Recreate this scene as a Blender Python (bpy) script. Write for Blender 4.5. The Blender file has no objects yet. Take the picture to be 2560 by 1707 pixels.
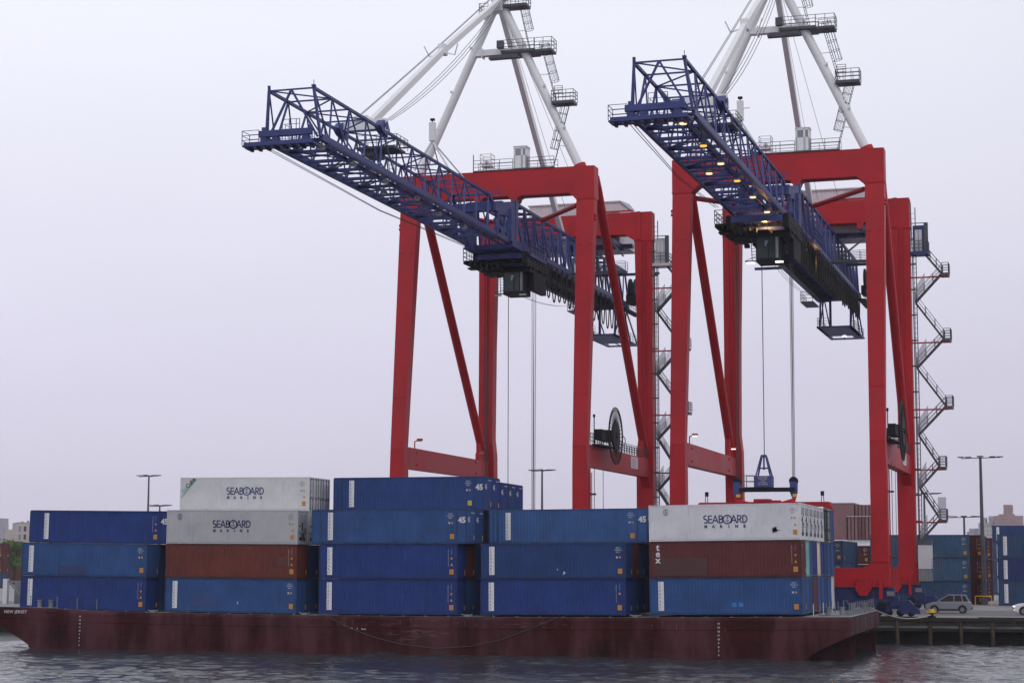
import bpy, bmesh, math, random
from mathutils import Vector, Matrix
R = math.radians
random.seed(7)
S = bpy.context.scene
COL = S.collection
WATER, QUAY, PSI = -3.3, -0.8, -0.0207
# ---------------------------------------------------------------- camera
cam = bpy.data.cameras.new('camera'); co = bpy.data.objects.new('camera', cam); COL.objects.link(co)
cam.sensor_width = 36; cam.lens = 4716.2/2560*36; cam.clip_start = 1; cam.clip_end = 6000
yaw, pitch, roll = 0.2796, 0.1176, 0.0026
cy_, sy_, cp_, sp_ = math.cos(yaw), math.sin(yaw), math.cos(pitch), math.sin(pitch)
F = Vector((-sy_*cp_, cy_*cp_, sp_)); RT = Vector((cy_, sy_, 0)); UP = RT.cross(F)
r2 = RT*math.cos(roll)+UP*math.sin(roll); u2 = UP*math.cos(roll)-RT*math.sin(roll)
co.matrix_world = Matrix.Translation((31.345, -149.289, 4.046)) @ Matrix((r2, u2, -F)).transposed().to_4x4()
S.camera = co
S.view_settings.view_transform = 'Standard'; S.view_settings.look = 'None'
S.view_settings.exposure = 0.0; S.view_settings.gamma = 1
# ---------------------------------------------------------------- sky: pale lavender overcast mixed over the physical sky
SUN_EL, SUN_AZ = R(48), R(150)
W = bpy.data.worlds.new('World'); S.world = W; W.use_nodes = True
nt = W.node_tree; N = nt.nodes; L = nt.links; N.clear()
def nd(nt, t, **k):
    n = nt.nodes.new(t)
    for a, v in k.items(): setattr(n, a, v)
    return n
out = nd(nt, 'ShaderNodeOutputWorld'); bg = nd(nt, 'ShaderNodeBackground'); bg.inputs[1].default_value = 0.1
sky = nd(nt, 'ShaderNodeTexSky', sky_type='NISHITA', sun_disc=False, sun_elevation=SUN_EL, sun_rotation=SUN_AZ)
tc = nd(nt, 'ShaderNodeTexCoord'); sep = nd(nt, 'ShaderNodeSeparateXYZ'); L.new(tc.outputs['Generated'], sep.inputs[0])
ramp = nd(nt, 'ShaderNodeValToRGB'); L.new(sep.outputs['Z'], ramp.inputs[0])
cr = ramp.color_ramp
cr.elements[0].position = 0.0; cr.elements[0].color = (0.625, 0.592, 0.742, 1)
cr.elements[1].position = 1.0; cr.elements[1].color = (0.66, 0.67, 0.72, 1)
e = cr.elements.new(0.10); e.color = (0.705, 0.675, 0.815, 1)
e = cr.elements.new(0.28); e.color = (0.895, 0.90, 0.995, 1)
e = cr.elements.new(0.45); e.color = (0.78, 0.79, 0.86, 1)
noi = nd(nt, 'ShaderNodeTexNoise'); noi.inputs['Scale'].default_value = 1.6; noi.inputs['Detail'].default_value = 4
mp = nd(nt, 'ShaderNodeMapping'); mp.inputs['Scale'].default_value = (1, 1, 2.5)
L.new(tc.outputs['Generated'], mp.inputs[0]); L.new(mp.outputs[0], noi.inputs['Vector'])
mr = nd(nt, 'ShaderNodeMapRange'); mr.inputs['From Min'].default_value = 0.3; mr.inputs['From Max'].default_value = 0.7
mr.inputs['To Min'].default_value = 10.1; mr.inputs['To Max'].default_value = 11.1; L.new(noi.outputs[0], mr.inputs[0])
mx_ = nd(nt, 'ShaderNodeMapRange'); mx_.inputs['From Min'].default_value = -.52; mx_.inputs['From Max'].default_value = .02   # thinner cloud towards the west
mx_.inputs['To Min'].default_value = 1.03; mx_.inputs['To Max'].default_value = .90; L.new(sep.outputs['X'], mx_.inputs[0])
mm_ = nd(nt, 'ShaderNodeMath', operation='MULTIPLY'); L.new(mr.outputs[0], mm_.inputs[0]); L.new(mx_.outputs[0], mm_.inputs[1])
vm = nd(nt, 'ShaderNodeVectorMath', operation='SCALE'); L.new(ramp.outputs[0], vm.inputs[0]); L.new(mm_.outputs[0], vm.inputs['Scale'])
mix = nd(nt, 'ShaderNodeMix', data_type='RGBA'); mix.inputs[0].default_value = 0.93
L.new(sky.outputs[0], mix.inputs[6]); L.new(vm.outputs[0], mix.inputs[7])
L.new(mix.outputs[2], bg.inputs[0]); L.new(bg.outputs[0], out.inputs[0])
sl = bpy.data.lights.new('sun', 'SUN'); sl.energy = 0.5; sl.angle = R(25); sl.color = (1.0, 0.96, 0.93)
so = bpy.data.objects.new('sun', sl); COL.objects.link(so)
sd = Vector((math.sin(SUN_AZ)*math.cos(SUN_EL), math.cos(SUN_AZ)*math.cos(SUN_EL), math.sin(SUN_EL)))
so.rotation_euler = sd.to_track_quat('Z', 'Y').to_euler()

# ---------------------------------------------------------------- helpers
class MB:
    """collects shapes into one mesh"""
    def __init__(s): s.v = []; s.f = []; s.m = []; s.sm = []
    def add(s, vs, fs, m=0, sm=False):
        b = len(s.v); s.v += [tuple(v) for v in vs]
        for f in fs: s.f.append([b+i for i in f]); s.m.append(m); s.sm.append(sm)
        return s
    def box(s, x0, x1, y0, y1, z0, z1, m=0):
        if x0 > x1: x0, x1 = x1, x0
        if y0 > y1: y0, y1 = y1, y0
        if z0 > z1: z0, z1 = z1, z0
        v = [(x, y, z) for x in (x0, x1) for y in (y0, y1) for z in (z0, z1)]
        return s.add(v, [(0, 1, 3, 2), (4, 6, 7, 5), (0, 4, 5, 1), (2, 3, 7, 6), (0, 2, 6, 4), (1, 5, 7, 3)], m)
    def beam(s, p, q, w, h=None, m=0, up=(0, 0, 1), w2=None, h2=None):
        h = w if h is None else h; w2 = w if w2 is None else w2; h2 = h if h2 is None else h2
        p, q = Vector(p), Vector(q); d = (q-p).normalized(); u = Vector(up)
        if abs(d.dot(u)) > 0.98: u = Vector((0, 1, 0)) if abs(d.y) < .9 else Vector((1, 0, 0))
        a = d.cross(u).normalized(); b = a.cross(d)
        v = [p+a*(i*w/2)+b*(j*h/2) for i, j in ((-1, -1), (1, -1), (1, 1), (-1, 1))] + \
            [q+a*(i*w2/2)+b*(j*h2/2) for i, j in ((-1, -1), (1, -1), (1, 1), (-1, 1))]
        return s.add(v, [(3, 2, 1, 0), (4, 5, 6, 7), (0, 1, 5, 4), (1, 2, 6, 5), (2, 3, 7, 6), (3, 0, 4, 7)], m)
    def tube(s, pts, r, n=8, m=0, cap=True, r2=None, closed=False):
        pts = [Vector(p) for p in pts]; k = len(pts); rings = []
        a = None
        for i, p in enumerate(pts):
            if closed: d = (pts[(i+1) % k]-pts[i-1]).normalized()
            else: d = (pts[min(i+1, k-1)]-pts[max(i-1, 0)]).normalized()
            if a is None:
                a = d.orthogonal().normalized()
            a = (a-d*a.dot(d)).normalized(); b = d.cross(a)
            rr = r if r2 is None else r+(r2-r)*i/(k-1)
            rings.append([p+(a*math.cos(t)+b*math.sin(t))*rr for t in [2*math.pi*j/n for j in range(n)]])
        v = [x for g in rings for x in g]; f = []
        for i in range(k if closed else k-1):
            for j in range(n):
                i2 = (i+1) % k
                f.append((i*n+j, i*n+(j+1) % n, i2*n+(j+1) % n, i2*n+j))
        s.add(v, f, m, n > 4)
        if cap and not closed:
            s.add(rings[0], [tuple(range(n))[::-1]], m); s.add(rings[-1], [tuple(range(n))], m)
        return s
    def prism(s, poly, ax, a0, a1, m=0):
        """polygon in the plane normal to axis ax (0: yz, 1: xz, 2: xy)"""
        def P(p, t): return {0: (t, p[0], p[1]), 1: (p[0], t, p[1]), 2: (p[0], p[1], t)}[ax]
        n = len(poly); v = [P(p, a0) for p in poly]+[P(p, a1) for p in poly]
        f = [tuple(range(n)), tuple(range(2*n-1, n-1, -1))]+[(i, (i+1) % n, n+(i+1) % n, n+i) for i in range(n)]
        return s.add(v, f, m)
    def disc(s, c, ax, r, t, n=24, m=0):
        d = [0, 0, 0]; d[ax] = t/2; c = Vector(c); d = Vector(d)
        return s.tube([c-d, c+d], r, n, m)
    def rail(s, pts, h=1.05, r=.03, step=1.6, mid=2, m=0, posts=True):
        pts = [Vector(p) for p in pts]
        for a, b in zip(pts, pts[1:]):
            for i in range(mid+1):
                z = Vector((0, 0, h*(i+1)/(mid+1)))
                s.beam(a+z, b+z, r*1.6, m=m)
            n = max(1, round((b-a).length/step))
            if posts:
                for k in range(n+1):
                    p = a.lerp(b, k/n); s.beam(p, p+Vector((0, 0, h)), r*1.8, m=m)
        return s
    def mesh(s, name, mats, org=(0, 0, 0)):
        me = bpy.data.meshes.new(name); ox, oy, oz = org
        me.from_pydata([(x-ox, y-oy, z-oz) for x, y, z in s.v], [], s.f)
        for m in (mats if isinstance(mats, (list, tuple)) else [mats]): me.materials.append(m)
        me.polygons.foreach_set('material_index', s.m); me.polygons.foreach_set('use_smooth', s.sm)
        bm = bmesh.new(); bm.from_mesh(me); bmesh.ops.recalc_face_normals(bm, faces=bm.faces); bm.to_mesh(me); bm.free()
        me.update(); return me
    def build(s, name, mats, parent=None, org=(0, 0, 0)):
        return link(name, s.mesh(name, mats, org), parent)
def link(name, me, parent=None, loc=None, label=None):
    o = bpy.data.objects.new(name, me); COL.objects.link(o)
    if parent: o.parent = parent
    if loc: o.location = loc
    if label: o['label'] = label
    return o
def tag(o, label, cat, group=None, kind=None):
    if label: o['label'] = label
    if cat: o['category'] = cat
    if group: o['group'] = group
    if kind: o['kind'] = kind
    return o
def thing(name, label, cat, loc, rz=0, group=None):
    o = bpy.data.objects.new(name, None); COL.objects.link(o); o.location = loc; o.rotation_euler.z = rz
    o.empty_display_size = .5
    return tag(o, label, cat, group)
def copy_tree(o, parent=None):
    c = o.copy(); COL.objects.link(c); c.parent = parent
    for ch in list(o.children): copy_tree(ch, c)
    return c
def c2w(x, y, z):
    c, s = math.cos(PSI), math.sin(PSI); y -= 40
    return (c*x-s*y, s*x+c*y+40, z)

TEXT = {}
def textdata(t, size, align='CENTER', sp=1.0, line=1.0, bold=0.0):
    k = (t, size, align, sp, line, bold)
    if k in TEXT: return TEXT[k]
    cu = bpy.data.curves.new('t', 'FONT'); cu.body = t; cu.size = size; cu.align_x = align; cu.align_y = 'CENTER'
    cu.space_character = sp; cu.space_line = line; cu.offset = bold; cu.resolution_u = 2
    o = bpy.data.objects.new('t', cu); COL.objects.link(o)
    dg = bpy.context.evaluated_depsgraph_get(); dg.update()
    me = o.evaluated_get(dg).to_mesh()
    TEXT[k] = ([tuple(v.co) for v in me.vertices], [tuple(p.vertices) for p in me.polygons])
    o.evaluated_get(dg).to_mesh_clear(); bpy.data.objects.remove(o); bpy.data.curves.remove(cu)
    return TEXT[k]
def text(mb, t, size, at, face='-Y', m=0, **k):
    v, f = textdata(t, size, **k); x, y, z = at
    if face == '-Y': mb.add([(x+a, y, z+b) for a, b, c in v], f, m)
    else: mb.add([(x, y+a, z+b) for a, b, c in v], f, m)

# ---------------------------------------------------------------- materials
def mat(name, col, rough=.55, metal=0, objcol=False, dirt=.25, scale=1.0, streak=.0, bump=0, dcol=(.09, .065, .05), emit=None, spec=.4, alpha=None):
    m = bpy.data.materials.new(name); m.use_nodes = True; t = m.node_tree; b = t.nodes['Principled BSDF']; l = t.links
    b.inputs['Roughness'].default_value = rough; b.inputs['Metallic'].default_value = metal
    b.inputs['Specular IOR Level'].default_value = spec
    base = None
    if objcol:
        oi = nd(t, 'ShaderNodeObjectInfo'); base = oi.outputs['Color']
    else:
        rgb = nd(t, 'ShaderNodeRGB'); rgb.outputs[0].default_value = (*col, 1); base = rgb.outputs[0]
    if dirt > 0:
        oi = nd(t, 'ShaderNodeObjectInfo'); tc = nd(t, 'ShaderNodeTexCoord')
        ad = nd(t, 'ShaderNodeVectorMath', operation='ADD'); l.new(tc.outputs['Object'], ad.inputs[0])
        cb = nd(t, 'ShaderNodeMath', operation='MULTIPLY'); cb.inputs[1].default_value = 57; l.new(oi.outputs['Random'], cb.inputs[0])
        l.new(cb.outputs[0], ad.inputs[1])
        n1 = nd(t, 'ShaderNodeTexNoise'); n1.inputs['Scale'].default_value = .55*scale; n1.inputs['Detail'].default_value = 8; n1.inputs['Roughness'].default_value = .62
        l.new(ad.outputs[0], n1.inputs['Vector'])
        # broad fading of the paint
        r1 = nd(t, 'ShaderNodeMapRange'); r1.inputs['From Min'].default_value = .3; r1.inputs['From Max'].default_value = .7
        r1.inputs['To Min'].default_value = 1-dirt*.8; r1.inputs['To Max'].default_value = 1+dirt*.7; l.new(n1.outputs[0], r1.inputs[0])
        v1 = nd(t, 'ShaderNodeVectorMath', operation='SCALE'); l.new(base, v1.inputs[0]); l.new(r1.outputs[0], v1.inputs['Scale'])
        # vertical streaks and rust
        mp = nd(t, 'ShaderNodeMapping'); mp.inputs['Scale'].default_value = (3.2*scale, 3.2*scale, .32*scale); l.new(ad.outputs[0], mp.inputs[0])
        n2 = nd(t, 'ShaderNodeTexNoise'); n2.inputs['Scale'].default_value = 1.3; n2.inputs['Detail'].default_value = 6; n2.inputs['Roughness'].default_value = .7
        l.new(mp.outputs[0], n2.inputs['Vector'])
        r2_ = nd(t, 'ShaderNodeMapRange'); r2_.inputs['From Min'].default_value = .56; r2_.inputs['From Max'].default_value = .78
        r2_.inputs['To Max'].default_value = streak if streak else dirt; l.new(n2.outputs[0], r2_.inputs[0])
        mx = nd(t, 'ShaderNodeMix', data_type='RGBA'); l.new(r2_.outputs[0], mx.inputs[0]); l.new(v1.outputs[0], mx.inputs[6]); mx.inputs[7].default_value = (*dcol, 1)
        base = mx.outputs[2]
        rr = nd(t, 'ShaderNodeMapRange'); rr.inputs['To Min'].default_value = max(.1, rough-.12); rr.inputs['To Max'].default_value = min(1, rough+.2); l.new(n1.outputs[0], rr.inputs[0])
        l.new(rr.outputs[0], b.inputs['Roughness'])
        if bump:
            bp = nd(t, 'ShaderNodeBump'); bp.inputs['Strength'].default_value = bump; bp.inputs['Distance'].default_value = .05; l.new(n1.outputs[0], bp.inputs['Height']); l.new(bp.outputs[0], b.inputs['Normal'])
    l.new(base, b.inputs['Base Color'])
    if emit:
        b.inputs['Emission Color'].default_value = (*emit[0], 1); b.inputs['Emission Strength'].default_value = emit[1]
    if alpha is not None: b.inputs['Alpha'].default_value = alpha
    return m
M = {}
M['cont'] = mat('container_paint', (1, 1, 1), .55, spec=.25, objcol=True, dirt=.27, streak=.5, dcol=(.07, .05, .045), bump=.3)
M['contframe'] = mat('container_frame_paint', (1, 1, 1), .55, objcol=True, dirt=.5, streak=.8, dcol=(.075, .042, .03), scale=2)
M['reefer'] = mat('reefer_white_paint', (1, 1, 1), .42, objcol=True, dirt=.14, streak=.6, dcol=(.25, .2, .17))
M['red'] = mat('crane_red_paint', (.46, .012, .021), .45, spec=.3, dirt=.2, streak=.34, dcol=(.16, .03, .03), scale=.5)
M['blue'] = mat('crane_blue_paint', (.055, .072, .22), .45, spec=.25, dirt=.25, streak=.4, dcol=(.05, .045, .06))
M['bogie'] = mat('bogie_blue_paint', (.020, .030, .115), .45, dirt=.3, streak=.4, dcol=(.04, .03, .04))
M['white'] = mat('crane_white_paint', (.86, .86, .86), .4, dirt=.05, streak=.10, dcol=(.35, .3, .28))
M['steel'] = mat('dark_galvanised_steel', (.085, .09, .105), .5, dirt=.3)
M['grey'] = mat('grey_galvanised_steel', (.22, .23, .25), .5, dirt=.3)
M['dark'] = mat('dark_machinery', (.011, .014, .020), .6, dirt=.3, spec=.2)
M['black'] = mat('black_rubber', (.018, .018, .02), .7, dirt=.2)
M['rope'] = mat('wire_rope', (.06, .06, .065), .6, dirt=0)
M['glass'] = mat('dark_cab_glass', (.022, .042, .040), .12, dirt=0, spec=.35)
M['paleglass'] = mat('pale_window_glass', (.22, .26, .29), .1, dirt=0, spec=.8)
M['silver'] = mat('white_corrugated_cladding', (.62, .61, .64), .45, dirt=.12)
M['yellow'] = mat('safety_yellow_paint', (.72, .45, .03), .5, dirt=.25)
M['orange'] = mat('orange_sticker', (.75, .33, .02), .5, dirt=0)
M['sticker'] = mat('white_sticker', (.78, .78, .8), .5, dirt=.05)
M['ink'] = mat('dark_blue_lettering', (.03, .045, .16), .5, dirt=0)
M['greyink'] = mat('grey_lettering', (.25, .26, .33), .5, dirt=0)
M['mark'] = mat('white_lettering', (.68, .68, .72), .5, dirt=.1)
M['hull'] = None
M['deck'] = mat('barge_deck_grey_paint', (.27, .28, .30), .6, dirt=.3)
M['lampwarm'] = mat('lit_warm_lamp', (1, .8, .5), .4, dirt=0, emit=((1, .68, .38), 1.45))
M['lampamber'] = mat('lit_amber_lamp', (1, .6, .15), .4, dirt=0, emit=((1, .52, .07), 1.2))
M['carglass'] = mat('dark_car_glass', (.012, .014, .018), .12, dirt=0, spec=.25)
M['lampwhite'] = mat('lit_white_lamp', (1, 1, 1), .4, dirt=0, emit=((1, .95, .86), 2))
M['lampoff'] = mat('unlit_lamp_glass', (.35, .36, .4), .25, dirt=0)
M['expand'] = mat('grey_mesh_panel', (.34, .34, .38), .6, dirt=.1, alpha=.4)
M['wood'] = mat('weathered_timber', (.036, .028, .022), .85, dirt=.6, streak=.7, dcol=(.03, .03, .03), scale=2)
M['pile'] = mat('timber_pile', (.075, .052, .036), .9, dirt=.6, streak=.8, dcol=(.02, .02, .02), scale=2)
M['concrete'] = mat('quay_concrete', (.30, .285, .30), .8, dirt=.35, scale=.6)
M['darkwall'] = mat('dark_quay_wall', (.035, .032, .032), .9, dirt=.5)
M['brick'] = mat('warehouse_brown_cladding', (.22, .12, .125), .7, dirt=.12)
M['tanrope'] = mat('pale_mooring_rope', (.42, .40, .36), .85, dirt=.3)

def hull_mat():
    m = bpy.data.materials.new('barge_red_paint'); m.use_nodes = True; t = m.node_tree; b = t.nodes['Principled BSDF']; l = t.links
    tc = nd(t, 'ShaderNodeTexCoord')
    def noise(sc, det, scale3, rough=.6):
        mp = nd(t, 'ShaderNodeMapping'); mp.inputs['Scale'].default_value = scale3; l.new(tc.outputs['Object'], mp.inputs[0])
        n = nd(t, 'ShaderNodeTexNoise'); n.inputs['Scale'].default_value = sc; n.inputs['Detail'].default_value = det; n.inputs['Roughness'].default_value = rough
        l.new(mp.outputs[0], n.inputs['Vector']); return n.outputs[0]
    def mrange(s, a, c, p=0, q=1):
        r = nd(t, 'ShaderNodeMapRange'); r.inputs['From Min'].default_value = a; r.inputs['From Max'].default_value = c
        r.inputs['To Min'].default_value = p; r.inputs['To Max'].default_value = q; l.new(s, r.inputs[0]); return r.outputs[0]
    def mixc(f, a, c):
        x = nd(t, 'ShaderNodeMix', data_type='RGBA'); l.new(f, x.inputs[0])
        if isinstance(a, tuple): x.inputs[6].default_value = (*a, 1)
        else: l.new(a, x.inputs[6])
        x.inputs[7].default_value = (*c, 1); return x.outputs[2]
    c = mixc(mrange(noise(.3, 7, (.3, 1, 2.2)), .36, .66), (.046, .0055, .0065), (.018, .003, .0045))
    c = mixc(mrange(noise(1.2, 7, (.6, .6, 3)), .5, .75, 0, .6), c, (.07, .012, .011))
    sep = nd(t, 'ShaderNodeSeparateXYZ'); l.new(tc.outputs['Object'], sep.inputs[0])
    # faded chalky upper strake
    up = mrange(sep.outputs['Z'], -1.35, -.9); n = mrange(noise(.35, 6, (1, 1, .25)), .42, .6, 0, .55)
    mu = nd(t, 'ShaderNodeMath', operation='MULTIPLY'); l.new(up, mu.inputs[0]); l.new(n, mu.inputs[1])
    c = mixc(mu.outputs[0], c, (.13, .05, .062))
    # thin scuffs and scratches along the fendering
    sc = mrange(noise(1.1, 10, (.5, .5, 5), .75), .66, .74, 0, .7); g = mrange(noise(.16, 2, (1, 1, .2)), .52, .66)
    mu = nd(t, 'ShaderNodeMath', operation='MULTIPLY'); l.new(sc, mu.inputs[0]); l.new(g, mu.inputs[1])
    c = mixc(mu.outputs[0], c, (.42, .33, .32))
    # drips
    dr = mrange(noise(1.6, 5, (2.2, 1, .2), .7), .66, .8, 0, .28)
    c = mixc(dr, c, (.02, .009, .010))
    # wet slime line at the water
    wl = mrange(sep.outputs['Z'], -2.75, -3.1); c = mixc(wl, c, (.018, .009, .010))
    l.new(c, b.inputs['Base Color']); b.inputs['Roughness'].default_value = .5; b.inputs['Specular IOR Level'].default_value = .12
    bp = nd(t, 'ShaderNodeBump'); bp.inputs['Strength'].default_value = .6; bp.inputs['Distance'].default_value = .12
    l.new(noise(.5, 3, (1, 1, 1)), bp.inputs['Height']); l.new(bp.outputs[0], b.inputs['Normal'])
    return m
M['hull'] = hull_mat()

def water_mat():
    m = bpy.data.materials.new('harbour_water'); m.use_nodes = True; t = m.node_tree; b = t.nodes['Principled BSDF']; l = t.links
    b.inputs['Base Color'].default_value = (.035, .038, .045, 1); b.inputs['Roughness'].default_value = .04; b.inputs['IOR'].default_value = 1.33
    b.inputs['Specular IOR Level'].default_value = .5
    tc = nd(t, 'ShaderNodeTexCoord')
    def noise(sc, det, s3, rz=0):
        mp = nd(t, 'ShaderNodeMapping'); mp.inputs['Scale'].default_value = s3; mp.inputs['Rotation'].default_value = (0, 0, rz); l.new(tc.outputs['Object'], mp.inputs[0])
        n = nd(t, 'ShaderNodeTexNoise'); n.inputs['Scale'].default_value = sc; n.inputs['Detail'].default_value = det; n.inputs['Roughness'].default_value = .6
        l.new(mp.outputs[0], n.inputs['Vector']); return n.outputs[0]
    def mul(x, k):
        q_ = nd(t, 'ShaderNodeMath', operation='MULTIPLY'); l.new(x, q_.inputs[0])
        if isinstance(k, (int, float)): q_.inputs[1].default_value = k
        else: l.new(k, q_.inputs[1])
        return q_.outputs[0]
    def add(x, y_):
        q_ = nd(t, 'ShaderNodeMath', operation='ADD'); l.new(x, q_.inputs[0]); l.new(y_, q_.inputs[1]); return q_.outputs[0]
    mid_ = noise(.9, 4, (.5, 1.2, 1), -.15); fine = noise(3.2, 4, (.6, 1.3, 1), .1)
    pr = nd(t, 'ShaderNodeMapRange'); pr.inputs['From Min'].default_value = .38; pr.inputs['From Max'].default_value = .62; pr.inputs['To Min'].default_value = .35; pr.inputs['To Max'].default_value = 1.15
    l.new(noise(.05, 3, (.35, 1.3, 1), .1), pr.inputs[0])
    hgt = mul(add(mul(mid_, .10), mul(fine, .09)), pr.outputs[0])
    bp = nd(t, 'ShaderNodeBump'); bp.inputs['Distance'].default_value = .75; bp.inputs['Strength'].default_value = 1.0
    l.new(hgt, bp.inputs['Height']); l.new(bp.outputs[0], b.inputs['Normal'])
    return m
# ---------------------------------------------------------------- water and quay
import numpy as np
def water_mesh():
    """one sheet: a finely rippled patch round the barge inside a flat sheet that reaches the horizon"""
    X0, X1, Y0, Y1, st = -66.0, 34.0, -50.0, 36.0, .18
    nx, ny = int((X1-X0)/st)+1, int((Y1-Y0)/st)+1
    gx, gy = np.meshgrid(np.linspace(X0, X1, nx), np.linspace(Y0, Y1, ny)); rs = np.random.RandomState(5)
    h_ = np.zeros_like(gx)
    for k in range(70):
        wl = .5*(3.6/.5)**(rs.rand()**1.2); a = rs.normal(math.pi*.47, .45); kx, ky = math.cos(a)*2*math.pi/wl, math.sin(a)*2*math.pi/wl
        h_ += (.0046*wl)*np.sin(kx*gx+ky*gy+rs.rand()*6.28+.6*np.sin(gx*.11+k)+.5*np.sin(gy*.17+k*2))
    patch_ = .95+.45*np.sin(gx*.09+1.7*np.sin(gy*.12)+.5)*np.sin(gy*.21+1.1*np.sin(gx*.05))
    edge = np.clip(np.minimum(np.minimum(gx-X0, X1-gx), np.minimum(gy-Y0, Y1-gy))/6, 0, 1)
    z = WATER+h_*patch_*edge
    v = np.stack([gx, gy, z], -1).reshape(-1, 3); n0 = len(v)
    v = np.concatenate([v, [[-1500, -400, WATER], [1500, -400, WATER], [1500, 3000, WATER], [-1500, 3000, WATER]]])
    i_ = np.arange(ny-1)[:, None]*nx+np.arange(nx-1)[None, :]
    f = np.stack([i_, i_+1, i_+nx+1, i_+nx], -1).reshape(-1, 4).tolist()
    a, b_, c_, d_ = 0, nx-1, nx*ny-1, nx*(ny-1)
    bot_ = list(range(0, nx)); rt_ = [nx-1+nx*k for k in range(ny)]; top_ = list(range(nx*ny-1, nx*(ny-1)-1, -1)); lf_ = [nx*k for k in range(ny-1, -1, -1)]
    f += [[n0, n0+1]+bot_[::-1], [n0+1, n0+2]+rt_[::-1], [n0+2, n0+3]+top_[::-1], [n0+3, n0]+lf_[::-1]]
    me = bpy.data.meshes.new('water'); me.from_pydata(v.tolist(), [], f); me.polygons.foreach_set('use_smooth', [True]*len(f)); me.materials.append(water_mat()); me.update()
    return me
tag(link('water', water_mesh()), None, None, kind='structure')
E0 = 35.0   # quay edge in the crane frame
q = MB(); q.box(-900, 900, E0+.35, 2500, QUAY-1.0, QUAY)
qo = q.build('quay', M['concrete']); tag(qo, None, None, kind='structure')
qo.location = c2w(0, 0, 0); qo.rotation_euler.z = PSI
rd = MB(); rd.add([(-900, 41.5, QUAY+.004), (900, 41.5, QUAY+.004), (900, 65, QUAY+.004), (-900, 65, QUAY+.004)], [(0, 1, 2, 3)])
ro = rd.build('road', mat('wharf_asphalt', (.16, .155, .17), .75, dirt=.25)); tag(ro, None, None, kind='structure'); ro.location = c2w(0, 0, 0); ro.rotation_euler.z = PSI
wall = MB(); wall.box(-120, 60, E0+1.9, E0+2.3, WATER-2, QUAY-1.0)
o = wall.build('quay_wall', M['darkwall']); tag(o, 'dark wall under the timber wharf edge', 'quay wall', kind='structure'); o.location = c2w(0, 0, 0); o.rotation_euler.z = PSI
# timber fender edge of the quay with piles: one thing
qe = thing('timber_wharf_edge', 'weathered brown timber edge of the wharf on piles above the water', 'wharf edge', c2w(0, E0, QUAY), PSI)
rnd = random.Random(3)
e1 = MB(); x = -70.0
while x < 48:
    ln = rnd.uniform(3.5, 6.5); dz = rnd.uniform(-.05, .05); dy = rnd.uniform(-.05, .04)
    e1.box(x, x+ln-.04, dy, .34+dy, -.34+dz, .02+dz)
    x += ln
e1.build('cap_timber', M['wood'], qe)
e2 = MB(); x = -70
while x < 48:
    ln = rnd.uniform(3, 7); dz = rnd.uniform(-.07, .07)
    e2.box(x, x+ln-.05, .12, .345, -.72+dz, -.36+dz); x += ln
e2.box(-70, 48, .4, 1.8, -1.3, -1.01)
e2.build('lower_waler', M['wood'], qe)
pm = MB(); pm.tube([(0, 0, 0), (0.03, .02, -3.2)], .2, 9, r2=.17); pme = pm.mesh('pile', M['pile'])
for i in range(-14, 15):
    p = link('pile', pme, qe, (16.85-.0+i*2.92-0.2*rnd.random(), .22+rnd.uniform(-.05, .05), -.45+rnd.uniform(-.1, .25)))
    p.rotation_euler = (rnd.uniform(-.03, .03), rnd.uniform(-.03, .03), rnd.random()*6)
# ---------------------------------------------------------------- barge
def sag(X): return .25*((X+22)/34)**2-.09
def deck(X):
    z = sag(X)-.12
    if X < -49: z += .2*min(1, (-49-X)/6)
    return z
barge = thing('deck_barge', 'long dark red steel deck barge carrying the stacked containers', 'barge', (-22, -.6, WATER))
BO = (-22, -.6, WATER)
YF, YB = -.62, 22.9
h = MB(); xs = [-61.5+i*1.55 for i in range(51)]; xs[-1] = 16.0
def bot(X):
    if X < -54.6: return -3.4+(-54.6-X)*.60
    if X > 11.6: return -3.4+(X-11.6)*.475
    return -4.6
xs += [-54.6, 11.6]; xs.sort()
prof = []
for X in xs:
    zt, zb = deck(X), bot(X)
    prof.append([(X, YF+.22, zt), (X, YF+.05, zt-.05), (X, YF, zt-.24), (X, YF, zt-.95), (X, YF+.03, zt-1.0), (X, YF+.03, min(zt-1.05, max(zb, -4.6))),
                 (X, YB, min(zt-1.05, max(zb, -4.6))), (X, YB, zt-.2), (X, YB-.2, zt)])
vs = [p for r_ in prof for p in r_]; n = 9; fs = []
for i in range(len(prof)-1):
    for j in range(n-1):
        fs.append((i*n+j, i*n+j+1, (i+1)*n+j+1, (i+1)*n+j))
fs.append(tuple(range(n))); fs.append(tuple((len(prof)-1)*n+j for j in range(n)))
h.add(vs, fs)
for i in range(len(h.sm)): h.sm[i] = False
for yy in (2.2, 19.5):   # skegs under the raked stern
    h.prism([(10.5, -3.5), (15.95, -1.5), (15.95, -4.2), (10.5, -4.2)], 1, yy, yy+.12)
h.build('hull', M['hull'], barge, BO)
b = MB()   # butt seams between the hull plates
for i in range(11):
    X = -52.4+i*6.1; b.box(X, X+.03, YF-.006, YF+.02, -3.6, deck(X)-1.0); b.box(X+3, X+3.025, YF-.006, YF+.02, deck(X)-.95, deck(X)-.26)
b.build('plate_seam', M['hull'], barge, BO)
b = MB()   # pale scrapes and chalk marks
for i in range(46):
    X = -19.6+rnd.gauss(0, 1.5); z = -1.75+rnd.gauss(0, .22); ln = rnd.uniform(.15, .9); b.box(X, X+ln, YF+.018, YF+.028, z, z+rnd.uniform(.01, .03))
for i in range(40):
    X = rnd.uniform(-27, -6); z = rnd.uniform(-1.0, -.35); ln = rnd.uniform(.1, .7); b.box(X, X+ln, YF-.006, YF+.004, z, z+rnd.uniform(.01, .03))
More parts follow.
